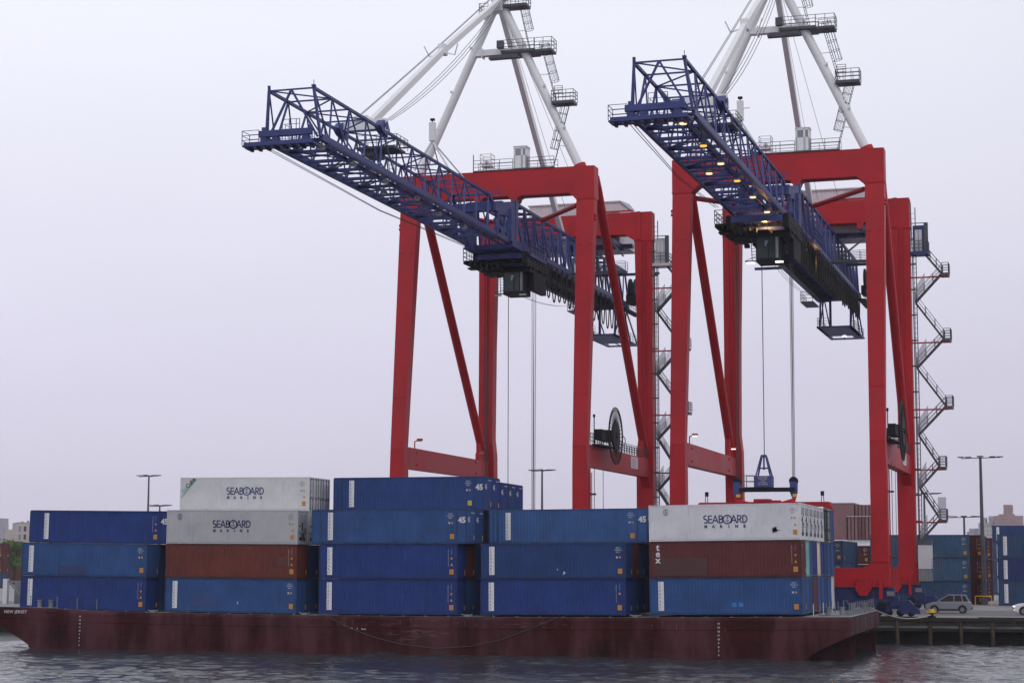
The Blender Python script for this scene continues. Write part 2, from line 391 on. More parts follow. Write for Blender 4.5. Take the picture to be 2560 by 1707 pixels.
for i in range(14):
    X = rnd.uniform(-27, 8); z = rnd.uniform(-.9, -.3); b.box(X, X+.03, YF-.006, YF+.004, z-rnd.uniform(.2, .5), z)
sc_ = b.build('scrapes', mat('scraped_paint', (.17, .10, .10), .8, dirt=.4, scale=3), barge, BO); sc_['kind'] = 'stuff'
d = MB(); v = []
for X in xs: v += [(X, YF+.22, deck(X)+.002), (X, YB-.2, deck(X)+.002)]
d.add(v, [(2*i, 2*i+2, 2*i+3, 2*i+1) for i in range(len(xs)-1)])
d.build('deck', M['deck'], barge, BO)
for X0, d0 in ((-50.3, 14), (5.62, 14)):   # draft marks, one foot apart
    t = MB()
    for k in range(14, 5, -1): text(t, str(k), .2, (X0, YF-.012, -.52-(14-k)*.305), bold=.006)
    t.build('draft_marks', M['mark'], barge, BO)
t = MB(); text(t, 'NEW JERSEY', .37, (-56.6, YF-.012, -.17), bold=.002, sp=1.12); t.build('port_name', M['mark'], barge, BO)
t = MB()
for k, s_ in enumerate(('14', '13', '12')): text(t, s_, .3, (16.012, 10.5, -.30-k*.3), '+X', bold=.008)
t.build('stern_draft_marks', M['mark'], barge, BO)
def bitt(X, Y):
    b = MB(); z = deck(X)
    b.box(X-1.15, X+1.15, Y-.3, Y+.3, z, z+.06)
    for s_ in (-.55, .55):
        b.tube([(X+s_, Y, z+.05), (X+s_, Y, z+.62)], .2, 12); b.tube([(X+s_, Y, z+.62), (X+s_, Y, z+.7)], .27, 12)
    b.build('mooring_bitt', M['grey'], barge, BO)
bitt(-54.0, -.1); bitt(14.3, 3.3); bitt(14.6, 19); bitt(-54, 21.5)
for X in (-43.5, -29.5, -15.2, -1.1):
    b = MB(); z = deck(X); b.box(X-.22, X+.22, -.42, -.2, z, z+.1)
    b.tube([(X-.48, -.31, z+.21), (X-.3, -.31, z+.14), (X+.3, -.31, z+.14), (X+.48, -.31, z+.21)], .05, 7); b.build('cleat', M['grey'], barge, BO)
b = MB()
for i in range(34):
    X = -52+i*1.95
    if X < 13: b.box(X, X+.16, YF+.24, YF+.36, deck(X), deck(X)+.07)
b.build('deck_lugs', M['grey'], barge, BO)
for X in (-55.3, -52.7, -50.75, -48.85): MB().tube([(X, -.35, deck(X)), (X, -.35, deck(X)+1.05)], .035, 6).build('stanchion', M['grey'], barge, BO)
b = MB(); b.tube([(-55.3, -.35, deck(-55)+.95), (-54, -.35, deck(-54)+.85), (-52.7, -.35, deck(-52)+.95), (-51.7, -.35, deck(-51)+.83), (-50.75, -.35, deck(-50)+.95), (-49.8, -.35, deck(-49)+.83), (-48.85, -.35, deck(-48)+.95)], .012, 4); b.build('guard_chain', M['steel'], barge, BO)
# stern rail and clutter on the after deck
for k in range(14):
    Y = 1.6+k*1.55; z = deck(15.6)
    MB().tube([(15.6, Y, z), (15.6, Y, z+1.05)], .04, 6).build('stanchion', M['grey'], barge, BO)
for k in range(9):
    X = 12.6; Y = 3.2+k*2.2; z = deck(X)
    MB().tube([(X+.25*(k % 3), Y, z), (X+.25*(k % 3), Y, z+.95)], .045, 6).build('stanchion', M['mark'] if k % 3 == 0 else M['grey'], barge, BO)
b = MB(); b.tube([(15.6, 1.6+i*.775, deck(15.6)+.95-.12*(i % 2)) for i in range(28)], .014, 4); b.build('guard_chain', M['steel'], barge, BO)
b = MB()
for k in range(26):
    X = 14.6+rnd.random()*1.1; Y = rnd.uniform(4, 21); s_ = rnd.uniform(.1, .28); z = deck(X)
    b.box(X-s_, X+s_, Y-s_, Y+s_, z, z+rnd.uniform(.1, .35))
b.build('deck_gear', M['grey'], barge, BO)
# white-ended buttress frame standing on the forward deck
bt = thing('deck_buttress', 'grey triangular steel buttress with a white end post on the barge beside the leftmost stack', 'buttress', (-61, 8, deck(-60)))
z0 = deck(-60); BT = (-61, 8, z0)
MB().box(-63.05, -62.62, 7.9, 8.3, z0, 2.62).build('end_post', M['sticker'], bt, BT)
b = MB(); b.box(-62.6, -60.2, 8.05, 8.15, 2.3, 2.45); b.beam((-62.4, 8.1, 2.25), (-60.6, 8.1, .35), .3, .12); b.beam((-60.3, 8.1, 2.2), (-60.3, 8.1, z0), .16)
b.box(-62.6, -58, 9.2, 9.3, z0, 2.3); b.build('gusset_frame', M['grey'], bt, BT)
# rope hanging in a swag along the hull
pts = [(-27.9, -.1), (-27.3, -.25), (-25.5, -1.13), (-23.4, -1.87), (-20.9, -2.45), (-17.8, -2.78), (-14.7, -2.55), (-12.2, -2.02), (-9.8, -1.12), (-7.6, -.23), (-7.2, -.1)]
rp = MB().tube([(a, YF-.06, c) for a, c in pts], .032, 6).build('slack_rope', M['rope'])
tag(rp, 'dark slack rope hanging in a long swag along the barge side', 'rope')
w0 = Vector((15.4, 20.5, deck(15)+.35)); w1 = Vector(c2w(19.9, E0+.55, QUAY+.25))
ml = MB().tube([w0.lerp(w1, i/14)+Vector((0, 0, -1.55*4*(i/14)*(1-i/14)*.42)) for i in range(15)], .05, 6).build('mooring_line', M['tanrope'])
tag(ml, 'pale mooring line running from the barge stern to the yellow bollard', 'mooring line')
bl = thing('bollard', 'yellow topped mooring bollard on the timber wharf edge', 'bollard', c2w(19.9, E0+.55, QUAY))
b = MB(); b.tube([(0, 0, 0), (0, 0, .12)], .42, 14); b.tube([(0, 0, .12), (0, 0, .5)], .2, 14); b.build('bollard_post', M['dark'], bl)
b = MB(); b.tube([(0, 0, .42), (0, 0, .68), (0, 0, .78)], .3, 14, r2=.24); b.box(-.46, .46, -.13, .13, .46, .62); b.build('bollard_head', M['yellow'], bl)

# ---------------------------------------------------------------- containers
LN, WD, HC, PIT, ROW = 12.192, 2.438, 2.896, 2.908, 2.477
CM = {}
def corr(mb, x0, x1, z0, z1, y, s, pitch=.278, dep=.036, m=0, ax=0):
    """corrugated sheet in x-z (ax 0) or y-z (ax 1) with outward side s"""
    n = max(1, int(round((x1-x0)/pitch))); p = (x1-x0)/n; pr = [(x0, 0)]
    for i in range(n):
        a = x0+i*p; pr += [(a+p*.25, 0), (a+p*.5, dep), (a+p*.75, dep), (a+p, 0)]
    v = []
    for a, dd in pr:
        b = y-s*dd
        v += [(a, b, z0), (a, b, z1)] if ax == 0 else [(b, a, z0), (b, a, z1)]
    mb.add(v, [(2*i, 2*i+2, 2*i+3, 2*i+1) for i in range(len(pr)-1)], m)
def cont_meshes(kind, H):
    k = (kind, round(H, 2))
    if k in CM: return CM[k]
    xa, xb = (-.762, LN+.762) if kind == '45' else (0, LN)
    fr = MB(); post = .14
    for X in (0, LN-post):
        for Y in (0, WD-post): fr.box(X, X+post, Y, Y+post, .12, H-.12)
    if kind == '45':
        for X in (xa, xb-.09):
            for Y in (0, WD-.09): fr.box(X, X+.09, Y+.001, Y+.089, .1, H-.1)
    for Y in (0, WD-.1):
        fr.box(xa+.09, xb-.09, Y+(.045 if Y == 0 else .004), Y+(.096 if Y == 0 else .055), 0.02, .16); fr.box(xa+.09, xb-.09, Y+.004, Y+.096, H-.11, H-.01)
    for X in (xa, xb-.1):
        fr.box(X+.002, X+.098, .1, WD-.1, .02, .16); fr.box(X+.002, X+.098, .1, WD-.1, H-.11, H-.01)
    for i in range(1, 40): fr.box(xa+.1+i*.3, xa+.16+i*.3, .1, WD-.1, .04, .12)
    for X in (0, LN-.18):
        for Y in (-.004, WD-.158):
            for Z in (0, H-.12): fr.box(X-.002, X+.18, Y, Y+.162, Z, Z+.122)
    sd = []
    for Y, s in ((.018, -1), (WD-.018, 1)):
        b = MB()
        segs = ((0+post, LN-post),) if kind != '45' else ((xa+.09, 0), (post, LN-post), (LN, xb-.09))
        for a, c in segs:
            if kind == 'reefer': corr(b, a, c, .16, H-.11, Y, s, .6, .006)
            else: corr(b, a, c, .16, H-.11, Y, s)
        sd.append(b.mesh('side_wall', M['reefer' if kind == 'reefer' else 'cont']))
    rf = MB(); rf.box(xa+.1, xb-.1, .1, WD-.1, H-.05, H-.02)
    rf = rf.mesh('roof', M['reefer' if kind == 'reefer' else 'cont'])
    fl = MB(); fl.box(xa+.1, xb-.1, .1, WD-.1, .12, .15); fl = fl.mesh('floor', M['dark'])
    # right hand end: corrugated wall, doors, or refrigeration machinery
    e = MB(); corr(e, .1, WD-.1, .16, H-.11, xb-.02, 1, ax=1); cw = e.mesh('end_wall', M['cont'])
    e = MB(); corr(e, .1, WD-.1, .16, H-.11, xa+.02, -1, ax=1); cwl = e.mesh('end_wall', M['cont'])
    dm = 'reefer' if kind == 'reefer' else 'cont'
    doors = []
    for a, c in ((.1, WD/2-.01), (WD/2+.01, WD-.1)):
        e = MB(); e.box(xb-.06, xb-.03, a, c, .17, H-.12)
        for z_ in (.5, 1.1, 1.7, 2.25): e.box(xb-.03, xb-.015, a+.06, c-.06, z_, z_+.3)
        doors.append(e.mesh('door', M[dm]))
    rods = []
    for Y in (.32, .85, 1.58, 2.1):
        e = MB(); e.tube([(xb+.0, Y, .1), (xb+.0, Y, H-.1)], .022, 6)
        for z_ in (.14, 1.0, H-.2): e.box(xb-.03, xb+.03, Y-.07, Y+.07, z_, z_+.07)
        e.box(xb-.01, xb+.02, Y-.02, Y+.28, 1.15, 1.2)
        rods.append(e.mesh('lock_rod', M['dark']))
    mc = MB(); mc.box(xb-.1, xb-.04, .14, WD-.14, .17, H-.12)
    mc = mc.mesh('end_wall', M['reefer'])
    mg = MB(); X = xb-.04
    mg.box(X, X+.02, .95, 1.3, 1.15, 1.85); mg.box(X, X+.02, .45, .7, 1.5, 1.62)
    mg.box(X, X+.015, .5, 1.75, .35, .62); mg.box(X, X+.015, .9, 1.55, .62, .9)
    mg = mg.mesh('machinery_recess', M['dark'])
    mf = MB()
    for yc in (.75, 1.7):
        mf.tube([(X+.03, yc+.3*math.cos(t), 2.25+.3*math.sin(t)) for t in [i*math.pi/8 for i in range(16)]], .02, 4, closed=True)
    mf.box(X, X+.05, .3, 2.1, 1.0, 1.05); mf.box(X, X+.04, 1.15, 1.25, .3, 1.8)
    mf.box(X, X+.03, 1.45, 2.0, 1.1, 1.4)
    mf = mf.mesh('machinery_trim', M['grey'])
    CM[k] = dict(frame=fr.mesh('frame', M['reefer' if kind == 'reefer' else 'contframe']), sides=sd, roof=rf, floor=fl, end=cw, endl=cwl, doors=doors, rods=rods, mc=mc, mg=mg, mf=mf)
    return CM[k]
def smesh(key, fn):
    if key not in CM: CM[key] = fn()
    return CM[key]
def seaboard_strip(H):
    p = MB(); p.box(.72, 1.17, -.012, -.002, .34, H-.26); return p.mesh('logo_panel', M['sticker'])
def seaboard_text(H):
    t = MB(); n = 8; top = H-.42; st = (H-.42-.52)/7
    for i, ch in enumerate('SEABOARD'): text(t, ch, .30, (.86, -.016, top-i*st), bold=.004)
    m_ = MB()
    for i, ch in enumerate('MARINE'): text(t, ch, .12, (1.07, -.016, top-.15-i*st*1.2))
    return t.mesh('logo_lettering', M['greyink'])
def stroke(mb, pts, w, y, m=0):
    for (a, b), (c, d_) in zip(pts, pts[1:]):
        dx, dz = c-a, d_-b; ln = math.hypot(dx, dz) or 1; nx, nz = -dz/ln*w/2, dx/ln*w/2; ex, ez = dx/ln*w*.3, dz/ln*w*.3
        mb.add([(a+nx-ex, y, b+nz-ez), (a-nx-ex, y, b-nz-ez), (c-nx+ex, y, d_-nz+ez), (c+nx+ex, y, d_+nz+ez)], [(0, 1, 2, 3)], m)
def arc(cx, cz, rx, rz, a0, a1, n=12):
    return [(cx+rx*math.cos(R(a0+(a1-a0)*i/n)), cz+rz*math.sin(R(a0+(a1-a0)*i/n))) for i in range(n+1)]
ck = MB(); y_ = YF+.02
stroke(ck, [(-25.5, -.95), (-25.35, -1.2), (-25.1, -1.22), (-24.95, -.98)], .05, y_); stroke(ck, [(-24.95, -1.0), (-24.4, -1.0)], .05, y_); stroke(ck, [(-24.7, -1.0), (-24.65, -1.3)], .05, y_)
stroke(ck, [(-24.3, -1.05), (-24.25, -1.3), (-23.9, -1.28)], .05, y_); stroke(ck, [(-24.28, -1.16), (-23.95, -1.15)], .05, y_); stroke(ck, [(-24.3, -1.04), (-23.9, -1.04)], .05, y_)
ck.build('chalk_marks', M['mark'], barge, BO)
def seaboard_big():
    """thin geometric wordmark with an anchor inside the O"""
    mb = MB(); y = -.012; w = .08; h_ = .58
    def Sx(x): stroke(mb, arc(x+.15, .43*h_/.58+.0, .13, .145, 60, 270, 10), w, y); stroke(mb, arc(x+.15, .15, .14, .15, 90, -130, 10), w, y)
    def Ex(x):
        stroke(mb, [(x, 0), (x, h_)], w, y)
        for z in (0.02, .29, h_-.02): stroke(mb, [(x, z), (x+.27, z)], w, y)
    def Ax(x): stroke(mb, [(x, 0), (x+.22, h_), (x+.44, 0)], w, y); stroke(mb, [(x+.08, .19), (x+.36, .19)], w, y)
    def bowl(x, z0, z1, r): stroke(mb, [(x, z1), (x+r, z1)]+arc(x+r, (z0+z1)/2, .14, (z1-z0)/2, 90, -90, 8)+[(x, z0)], w, y)
    Sx(0); Ex(.40); Ax(.72)
    stroke(mb, [(1.26, 0), (1.26, h_)], w, y); bowl(1.26, .3, h_-.02, .12); bowl(1.26, .02, .3, .15)
    stroke(mb, arc(1.90, .27, .33, .33, 0, 360, 28), w, y)
    # anchor
    stroke(mb, [(1.90, .12), (1.90, .46)], .035, y); stroke(mb, [(1.81, .40), (1.99, .40)], .03, y)
    stroke(mb, arc(1.90, .27, .15, .15, 200, 340, 10), .035, y); stroke(mb, arc(1.90, .49, .035, .035, 0, 360, 8), .02, y)
    Ax(2.20)
    stroke(mb, [(2.74, 0), (2.74, h_)], w, y); bowl(2.74, .27, h_-.02, .13); stroke(mb, [(2.86, .27), (3.02, 0)], w, y)
    stroke(mb, [(3.14, 0), (3.14, h_)], w, y); stroke(mb, [(3.14, h_-.02), (3.25, h_-.02)]+arc(3.25, h_/2, .22, h_/2-.02, 90, -90, 10)+[(3.14, .02)], w, y)
    for i, ch in enumerate('MARINE'): text(mb, ch, .30, (.16+i*.62, y, -.29), bold=.016)
    return mb
def at_x(me_mb, dx, dz, name, m):
    b = MB(); b.v = [(x+dx, y, z+dz) for x, y, z in me_mb.v]; b.f = me_mb.f; b.m = me_mb.m; b.sm = me_mb.sm
    return b.mesh(name, m)
def container(loc, kind='dry', col=(.05, .09, .3), H=HC, end='wall', logo=None, marks=None, big45=False, label='', group=None, detail=True, cat='shipping container', rz=0, name=None):
    c = thing(name or ('refrigerated_container' if kind == 'reefer' else 'shipping_container'), label, cat, loc, rz, group)
    g = cont_meshes(kind, H)
    def P(nm, me, colr=None):
        o = link(nm, me, c); o.color = (*(colr or col), 1); return o
    fc = tuple(x*.62 for x in col) if kind != 'reefer' else col  # darker frame paint, with contact shade between the boxes put into it
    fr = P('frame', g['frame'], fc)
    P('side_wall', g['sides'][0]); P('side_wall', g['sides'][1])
    P('roof', g['roof'])
    P('floor', g['floor'])
    P('end_wall', g['endl'])
    if end == 'wall': P('end_wall', g['end'])
    elif end == 'doors':
        for i, dme in enumerate(g['doors']):
            dd = P('door', dme)
            for rme in g['rods'][2*i:2*i+2]:
                o = link('lock_rod', rme, dd); o.color = (.3, .3, .3, 1)
    else:
        o = P('end_wall', g['mc'])
        for nm, k in (('machinery_recess', 'mg'), ('machinery_trim', 'mf')):
            x = link(nm, g[k], o); x.color = (.3, .3, .3, 1)
    xb = LN+.762 if kind == '45' else LN
    if logo == 'strip':
        o = link('logo_panel', smesh(('strip', H), lambda: seaboard_strip(H)), c)
        link('logo_lettering', smesh(('striptext', H), lambda: seaboard_text(H)), o)
    if logo == 'big' or logo == 'big2':
        dx = 4.45 if logo == 'big' else 4.35
        link('company_lettering', smesh(('big', dx), lambda: at_x(seaboard_big(), dx, 1.42, 'company_lettering', M['ink'])), c)
    if marks:
        def mk():
            t = MB(); x = 11.6
            if 'v' in marks:   # vertical serial numbers
                for i, ch in enumerate('SMLU7953046'): text(t, ch, .13, (11.42, -.006, H-.5-i*.13))
                for i, ch in enumerate('45G1'): text(t, ch, .11, (11.70, -.006, H-.45-i*.13))
            else:
                for i, s_ in enumerate(('SMLU', '795304 6', '45G1')): text(t, s_, .16, (11.55, -.006, H-.42-i*.17))
            text(t, 'U', .17, (11.45 if 'v' not in marks else 11.70, -.006, H-1.18), bold=.02)
            return t.mesh('serial_number', M['greyink'] if kind == 'reefer' else M['mark'])
        link('serial_number', smesh(('serial', kind == 'reefer', 'v' in marks, H), mk), c)
        def st():
            t = MB(); t.box(11.53, 11.87, -.010, -.004, .42, .82); return t.mesh('warning_sticker', M['orange'])
        def stm():
            t = MB()
            for z_ in (.48, .56, .64, .72): t.box(11.57, 11.83, -.013, -.011, z_, z_+.025)
            return t.mesh('sticker_print', M['ink'])
        s_ = link('warning_sticker', smesh('wst', st), c); link('sticker_print', smesh('wstp', stm), s_)
        def st2():
            t = MB(); t.box(11.63, 11.77, -.010, -.004, H-1.24, H-1.1)
            if 't' in marks: t.prism([(11.6, 1.12), (11.82, 1.12), (11.71, 1.33)], 1, -.010, -.004)
            return t.mesh('hazard_sticker', M['orange'])
        link('hazard_sticker', smesh(('wst2', 't' in marks, H), st2), c)
        def st3():
            t = MB(); t.box(xb+.001, xb+.008, WD-.5, WD-.3, .35, .75); return t.mesh('end_sticker', M['orange'])
        if end == 'wall': link('end_sticker', smesh(('est', xb), st3), c)
    if big45:
        def b45():
            t = MB(); text(t, '45', .66, (LN+.36, -.014, 1.95), bold=.028)
            text(t, '45', .62, (xb+.012, .6, 2.0), '+X', bold=.014)
            for i, ch in enumerate('SMLU79'): t.box(xb+.012, xb+.013, 1.2+i*.17, 1.3+i*.17, 2.55, 2.63)
            return t.mesh('length_number', M['mark'])
        link('length_number', smesh('b45', b45), c)
    return c
ROYAL, STEEL, NAVY = (.0185, .046, .198), (.031, .086, .242), (.021, .054, .175)
FADED = (.043, .112, .285)
TEAL, BROWN, TEX = (.22, .46, .44), (.145, .036, .027), (.12, .030, .030)
WHITE, DIRTY, CREAM = (.66, .66, .70), (.46, .46, .48), (.62, .52, .40)
BX = [-56.55, -42.58, -28.35, -14.15, 0.0]
BAY = ['leftmost stack', 'second stack from the left', 'middle stack', 'fourth stack from left', 'rightmost stack']
TIER = ['bottom', 'second', 'third', 'top']
def CN(col): 
    return {FADED: 'faded blue', ROYAL: 'royal blue', STEEL: 'faded blue', NAVY: 'dark blue', TEAL: 'pale teal', BROWN: 'red brown', TEX: 'dark brown red', WHITE: 'white refrigerated', DIRTY: 'dirty grey white refrigerated', CREAM: 'cream', LGREY: 'pale grey', GREEN: 'dark green'}.get(col, 'blue')
LGREY, GREEN = (.55, .55, .60), (.10, .16, .14)
ORD = ['nearest', 'second', 'third', 'fourth', 'fifth', 'sixth', 'seventh', 'eighth', 'rearmost']
def put(bay, row, tier, kind='dry', col=ROYAL, label=None, H=HC, z=None, **k):
    X = BX[bay]; s_ = sag(X+6.1); loc = (X+random.uniform(-.03, .03), row*ROW+random.uniform(-.01, .01), s_+tier*PIT if z is None else s_+z)
    rot = 0
    tilt = math.atan((sag(X+LN)-sag(X))/LN)
    lb = label or '%s%s container, %s tier, %s row from water, %s' % (CN(col), ' 45 foot' if kind == '45' else '', TIER[tier], ORD[row], BAY[bay])
    c = container(loc, kind, col, H, label=lb, group='containers stacked on the barge', **k)
    c.rotation_euler.y = -tilt
    return c
# leftmost stack
put(0, 0, 0, col=ROYAL, logo='strip', marks='vt', label='royal blue container at the bottom front of the leftmost stack')
put(0, 0, 1, col=STEEL, logo='strip', marks='h', label='faded blue container with a dark repaint patch, second tier of the leftmost stack')
put(0, 1, 2, '45', col=ROYAL, logo='strip', marks='vt', big45=True, label='royal blue 45 foot container alone on top of the leftmost stack')
for r_ in (1, 2):
    for t_ in (0, 1): put(0, r_, t_, col=(NAVY, STEEL)[(r_+t_) % 2], marks='h')
put(0, 2, 2, '45', col=STEEL, marks='h')
# second stack
put(1, 0, 0, col=STEEL, logo='strip', marks='h', label='scuffed mid blue container, bottom front of the second stack from the left')
put(1, 0, 1, col=BROWN, marks='vt', label='rust brown container under the dirty white one in the second stack from the left')
put(1, 0, 2, 'reefer', col=DIRTY, end='reefer', logo='big2', marks='ht', label='dirty grey white lettered container lying directly on the rust brown container')
put(1, 1, 3, 'reefer', col=(.64, .64, .64), end='doors', logo='big', marks='ht', label='white lettered container with a green corner stripe, topmost in its stack')
put(1, 2, 3, 'reefer', col=WHITE, end='doors')
for r_ in (1, 2):
    for t_ in (0, 1): put(1, r_, t_, col=(STEEL, NAVY)[t_], marks='h')
    put(1, r_, 2, 'reefer', col=WHITE, end='reefer')
# middle stack
put(2, 0, 0, col=ROYAL, logo='strip', marks='vt', label='royal blue container at the bottom of the middle stack, standing on the barge deck')
put(2, 0, 1, col=ROYAL, logo='strip', marks='vt', label='royal blue container, second from the bottom at the front of the middle stack')
put(2, 0, 2, '45', col=STEEL, logo='strip', marks='h', big45=True, label='faded blue 45 foot container, third tier at the front of the middle stack')
for r_ in range(1, 8):
    for t_ in (0, 1): put(2, r_, t_, col=(TEX if (r_ == 1 and t_ == 1) else (NAVY, STEEL, ROYAL)[(r_+t_) % 3]), marks='h')
    if r_ < 8: put(2, r_, 2, '45' if r_ < 2 else 'dry', col=NAVY if r_ != 2 else STEEL, H=HC if r_ < 4 else 2.591, big45=r_ < 2, marks='h')
put(2, 2, 3, '45', col=(.023, .062, .205), logo='strip', marks='h', big45=True, label='blue 45 foot container with yellow sticker, topmost at the front of the middle stack')
put(2, 3, 3, '45', col=ROYAL, big45=True, marks='h')
for r_ in (4, 5, 6): put(2, r_, 3, '45', col=(ROYAL, NAVY, ROYAL)[r_-4], z=3*PIT-.305, big45=True)
# fourth stack
put(3, 0, 0, col=ROYAL, logo='strip', marks='v', label='royal blue container at the bottom of the fourth stack from the left')
put(3, 0, 1, col=NAVY, logo='strip', marks='h', label='blue container with white paint chips, second tier of the fourth stack from the left')
put(3, 2, 2, '45', col=FADED, logo='strip', marks='h', big45=True, label='faded blue 45 foot container on top of the fourth stack from the left')
for r_ in (1, 2, 3, 4):
    for t_ in (0, 1): put(3, r_, t_, col=(TEX if (r_ == 1 and t_ == 1) else (NAVY, STEEL)[(r_+t_) % 2]), marks='h')
put(3, 3, 2, '45', col=NAVY)
# rightmost stack, nine rows deep
put(4, 0, 0, col=STEEL, logo='strip', marks='h', label='mid blue container with two light blue patches, bottom of the rightmost stack')
put(4, 0, 1, col=TEX, marks='vt', label='dark brown red container lettered tex, second tier of the rightmost stack')
put(4, 0, 2, 'reefer', col=(.70, .70, .74), end='reefer', logo='big', marks='ht', label='clean white lettered container on top of the brown container lettered tex')
t0 = [STEEL, NAVY, BROWN, STEEL, STEEL, NAVY, STEEL, LGREY]
t1 = [TEAL, STEEL, ROYAL, CREAM, ROYAL, NAVY, STEEL, STEEL]
t2 = [WHITE, WHITE, WHITE, WHITE, WHITE, GREEN, LGREY, STEEL]
for r_ in range(1, 9):
    put(4, r_, 0, col=t0[r_-1], end='wall'); put(4, r_, 1, col=t1[r_-1], end='wall')
    if r_ < 6: put(4, r_, 2, 'reefer', col=t2[r_-1], end='reefer')
    else: put(4, r_, 2, col=t2[r_-1], end='doors' if r_ < 8 else 'wall', label=None)
# paint patches, chips and odd lettering that belong to single containers
def find(lbl):
    for o in COL.objects:
        if o.get('label') == lbl: return o
def patch(lbl, x0, x1, z0, z1, col, nm='repaint_patch', rough=.5):
    o = find(lbl); b = MB()
    b.box(x0, x1, .008, .017, z0, z1); m_ = mat(nm, col, .55, dirt=.25)
    p = b.build(nm, m_, o); return p
patch('faded blue container with a dark repaint patch, second tier of the leftmost stack', 3.6, 6.3, .18, .95, (.03, .05, .16))
patch('mid blue container with two light blue patches, bottom of the rightmost stack', 6.62, 6.98, .62, .95, (.05, .2, .52))
patch('mid blue container with two light blue patches, bottom of the rightmost stack', 7.18, 7.52, .62, .95, (.05, .2, .52))
patch('scuffed mid blue container, bottom front of the second stack from the left', 2.5, 4.9, .5, 1.6, (.035, .065, .2))
patch('dark brown red container lettered tex, second tier of the rightmost stack', .5, 4.7, .18, 1.6, (.085, .034, .036))
patch('rust brown container under the dirty white one in the second stack from the left', 10.4, 11.35, 1.1, 1.9, (.11, .035, .03))
o = find('dark brown red container lettered tex, second tier of the rightmost stack')
t = MB()
for i, ch in enumerate('tex'): text(t, ch, .74, (.72, -.008, 2.42-i*.5), bold=.022)
text(t, 't', .5, (LN+.008, .5, 2.45), '+X', bold=.01)
t.build('company_lettering', M['mark'], o)
o = find('blue container with white paint chips, second tier of the fourth stack from the left')
t = MB(); t.prism([(6.95, .32), (7.2, .5), (7.02, .62)], 1, -.01, -.002); t.prism([(6.45, .75), (6.56, .66), (6.5, .85)], 1, -.01, -.002); t.build('paint_chip', M['mark'], o)
o = find('scuffed mid blue container, bottom front of the second stack from the left')
t = MB(); t.prism([(6.75, .85), (6.83, .7), (6.86, 1.0)], 1, -.01, -.002); t.build('paint_chip', M['mark'], o)
o = find('blue 45 foot container with yellow sticker, topmost at the front of the middle stack')
for ch in o.children:
    if ch.name.startswith('warning_sticker'):
        ch.data = ch.data.copy(); ch.data.materials[0] = mat('yellow_sticker', (.75, .62, .02), .5, dirt=0)
o = find('white lettered container with a green corner stripe, topmost in its stack')
t = MB(); stroke(t, [(.12, 1.15), (1.55, 2.75)], .06, -.012); t.build('corner_stripe', mat('green_stripe', (.12, .5, .12), .5, dirt=0), o)
def rtext(s, size, cx, cz, ang, nm, m_, o, bold=.01):
    v, f = textdata(s, size, bold=bold); b = MB(); c_, s_ = math.cos(ang), math.sin(ang)
    b.add([(cx+a*c_-d_*s_, -.012, cz+a*s_+d_*c_) for a, d_, _ in v], f); b.build(nm, m_, o)
rtext('Cube', .5, .98, 2.42, R(47), 'corner_lettering', M['ink'], o)
rtext('Eco', .42, .42, 1.85, R(47), 'corner_lettering', mat('pale_blue_lettering', (.3, .55, .75), .5, dirt=0), o)
for lb, xx in (('dirty grey white lettered container lying directly on the rust brown container', 1.25), ('clean white lettered container on top of the brown container lettered tex', 1.4)):
    o = find(lb); t = MB(); stroke(t, arc(xx, 2.35, .2, .2, 30, 330, 14), .035, -.012); stroke(t, [(xx-.1, 2.35), (xx+.2, 2.35)], .03, -.012); stroke(t, [(xx, 2.2), (xx, 2.5)], .03, -.012)
    text(t, 'TECHNO', .09, (xx, -.012, 2.07)); t.build('round_emblem', M['ink'], o)
o = find('clean white lettered container on top of the brown container lettered tex')
t = MB()
for X_ in (.5, 11.7):
    for k in range(5): t.box(X_-.32+k*.13, X_-.24+k*.13, -.01, -.002, HC-.09, HC-.05)
t.build('edge_marks', mat('red_edge_marks', (.5, .15, .05), .5, dirt=0), o)
t = MB()
for k in range(30): t.prism([(10.1+rnd.gauss(0, .14), .8+rnd.gauss(0, .1)) for _ in range(3)], 1, -.009, -.002)
t.prism([(10.2, .8), (10.65, .77), (10.2, .74)], 1, -.009, -.002); t.build('scrape', M['dark'], o)
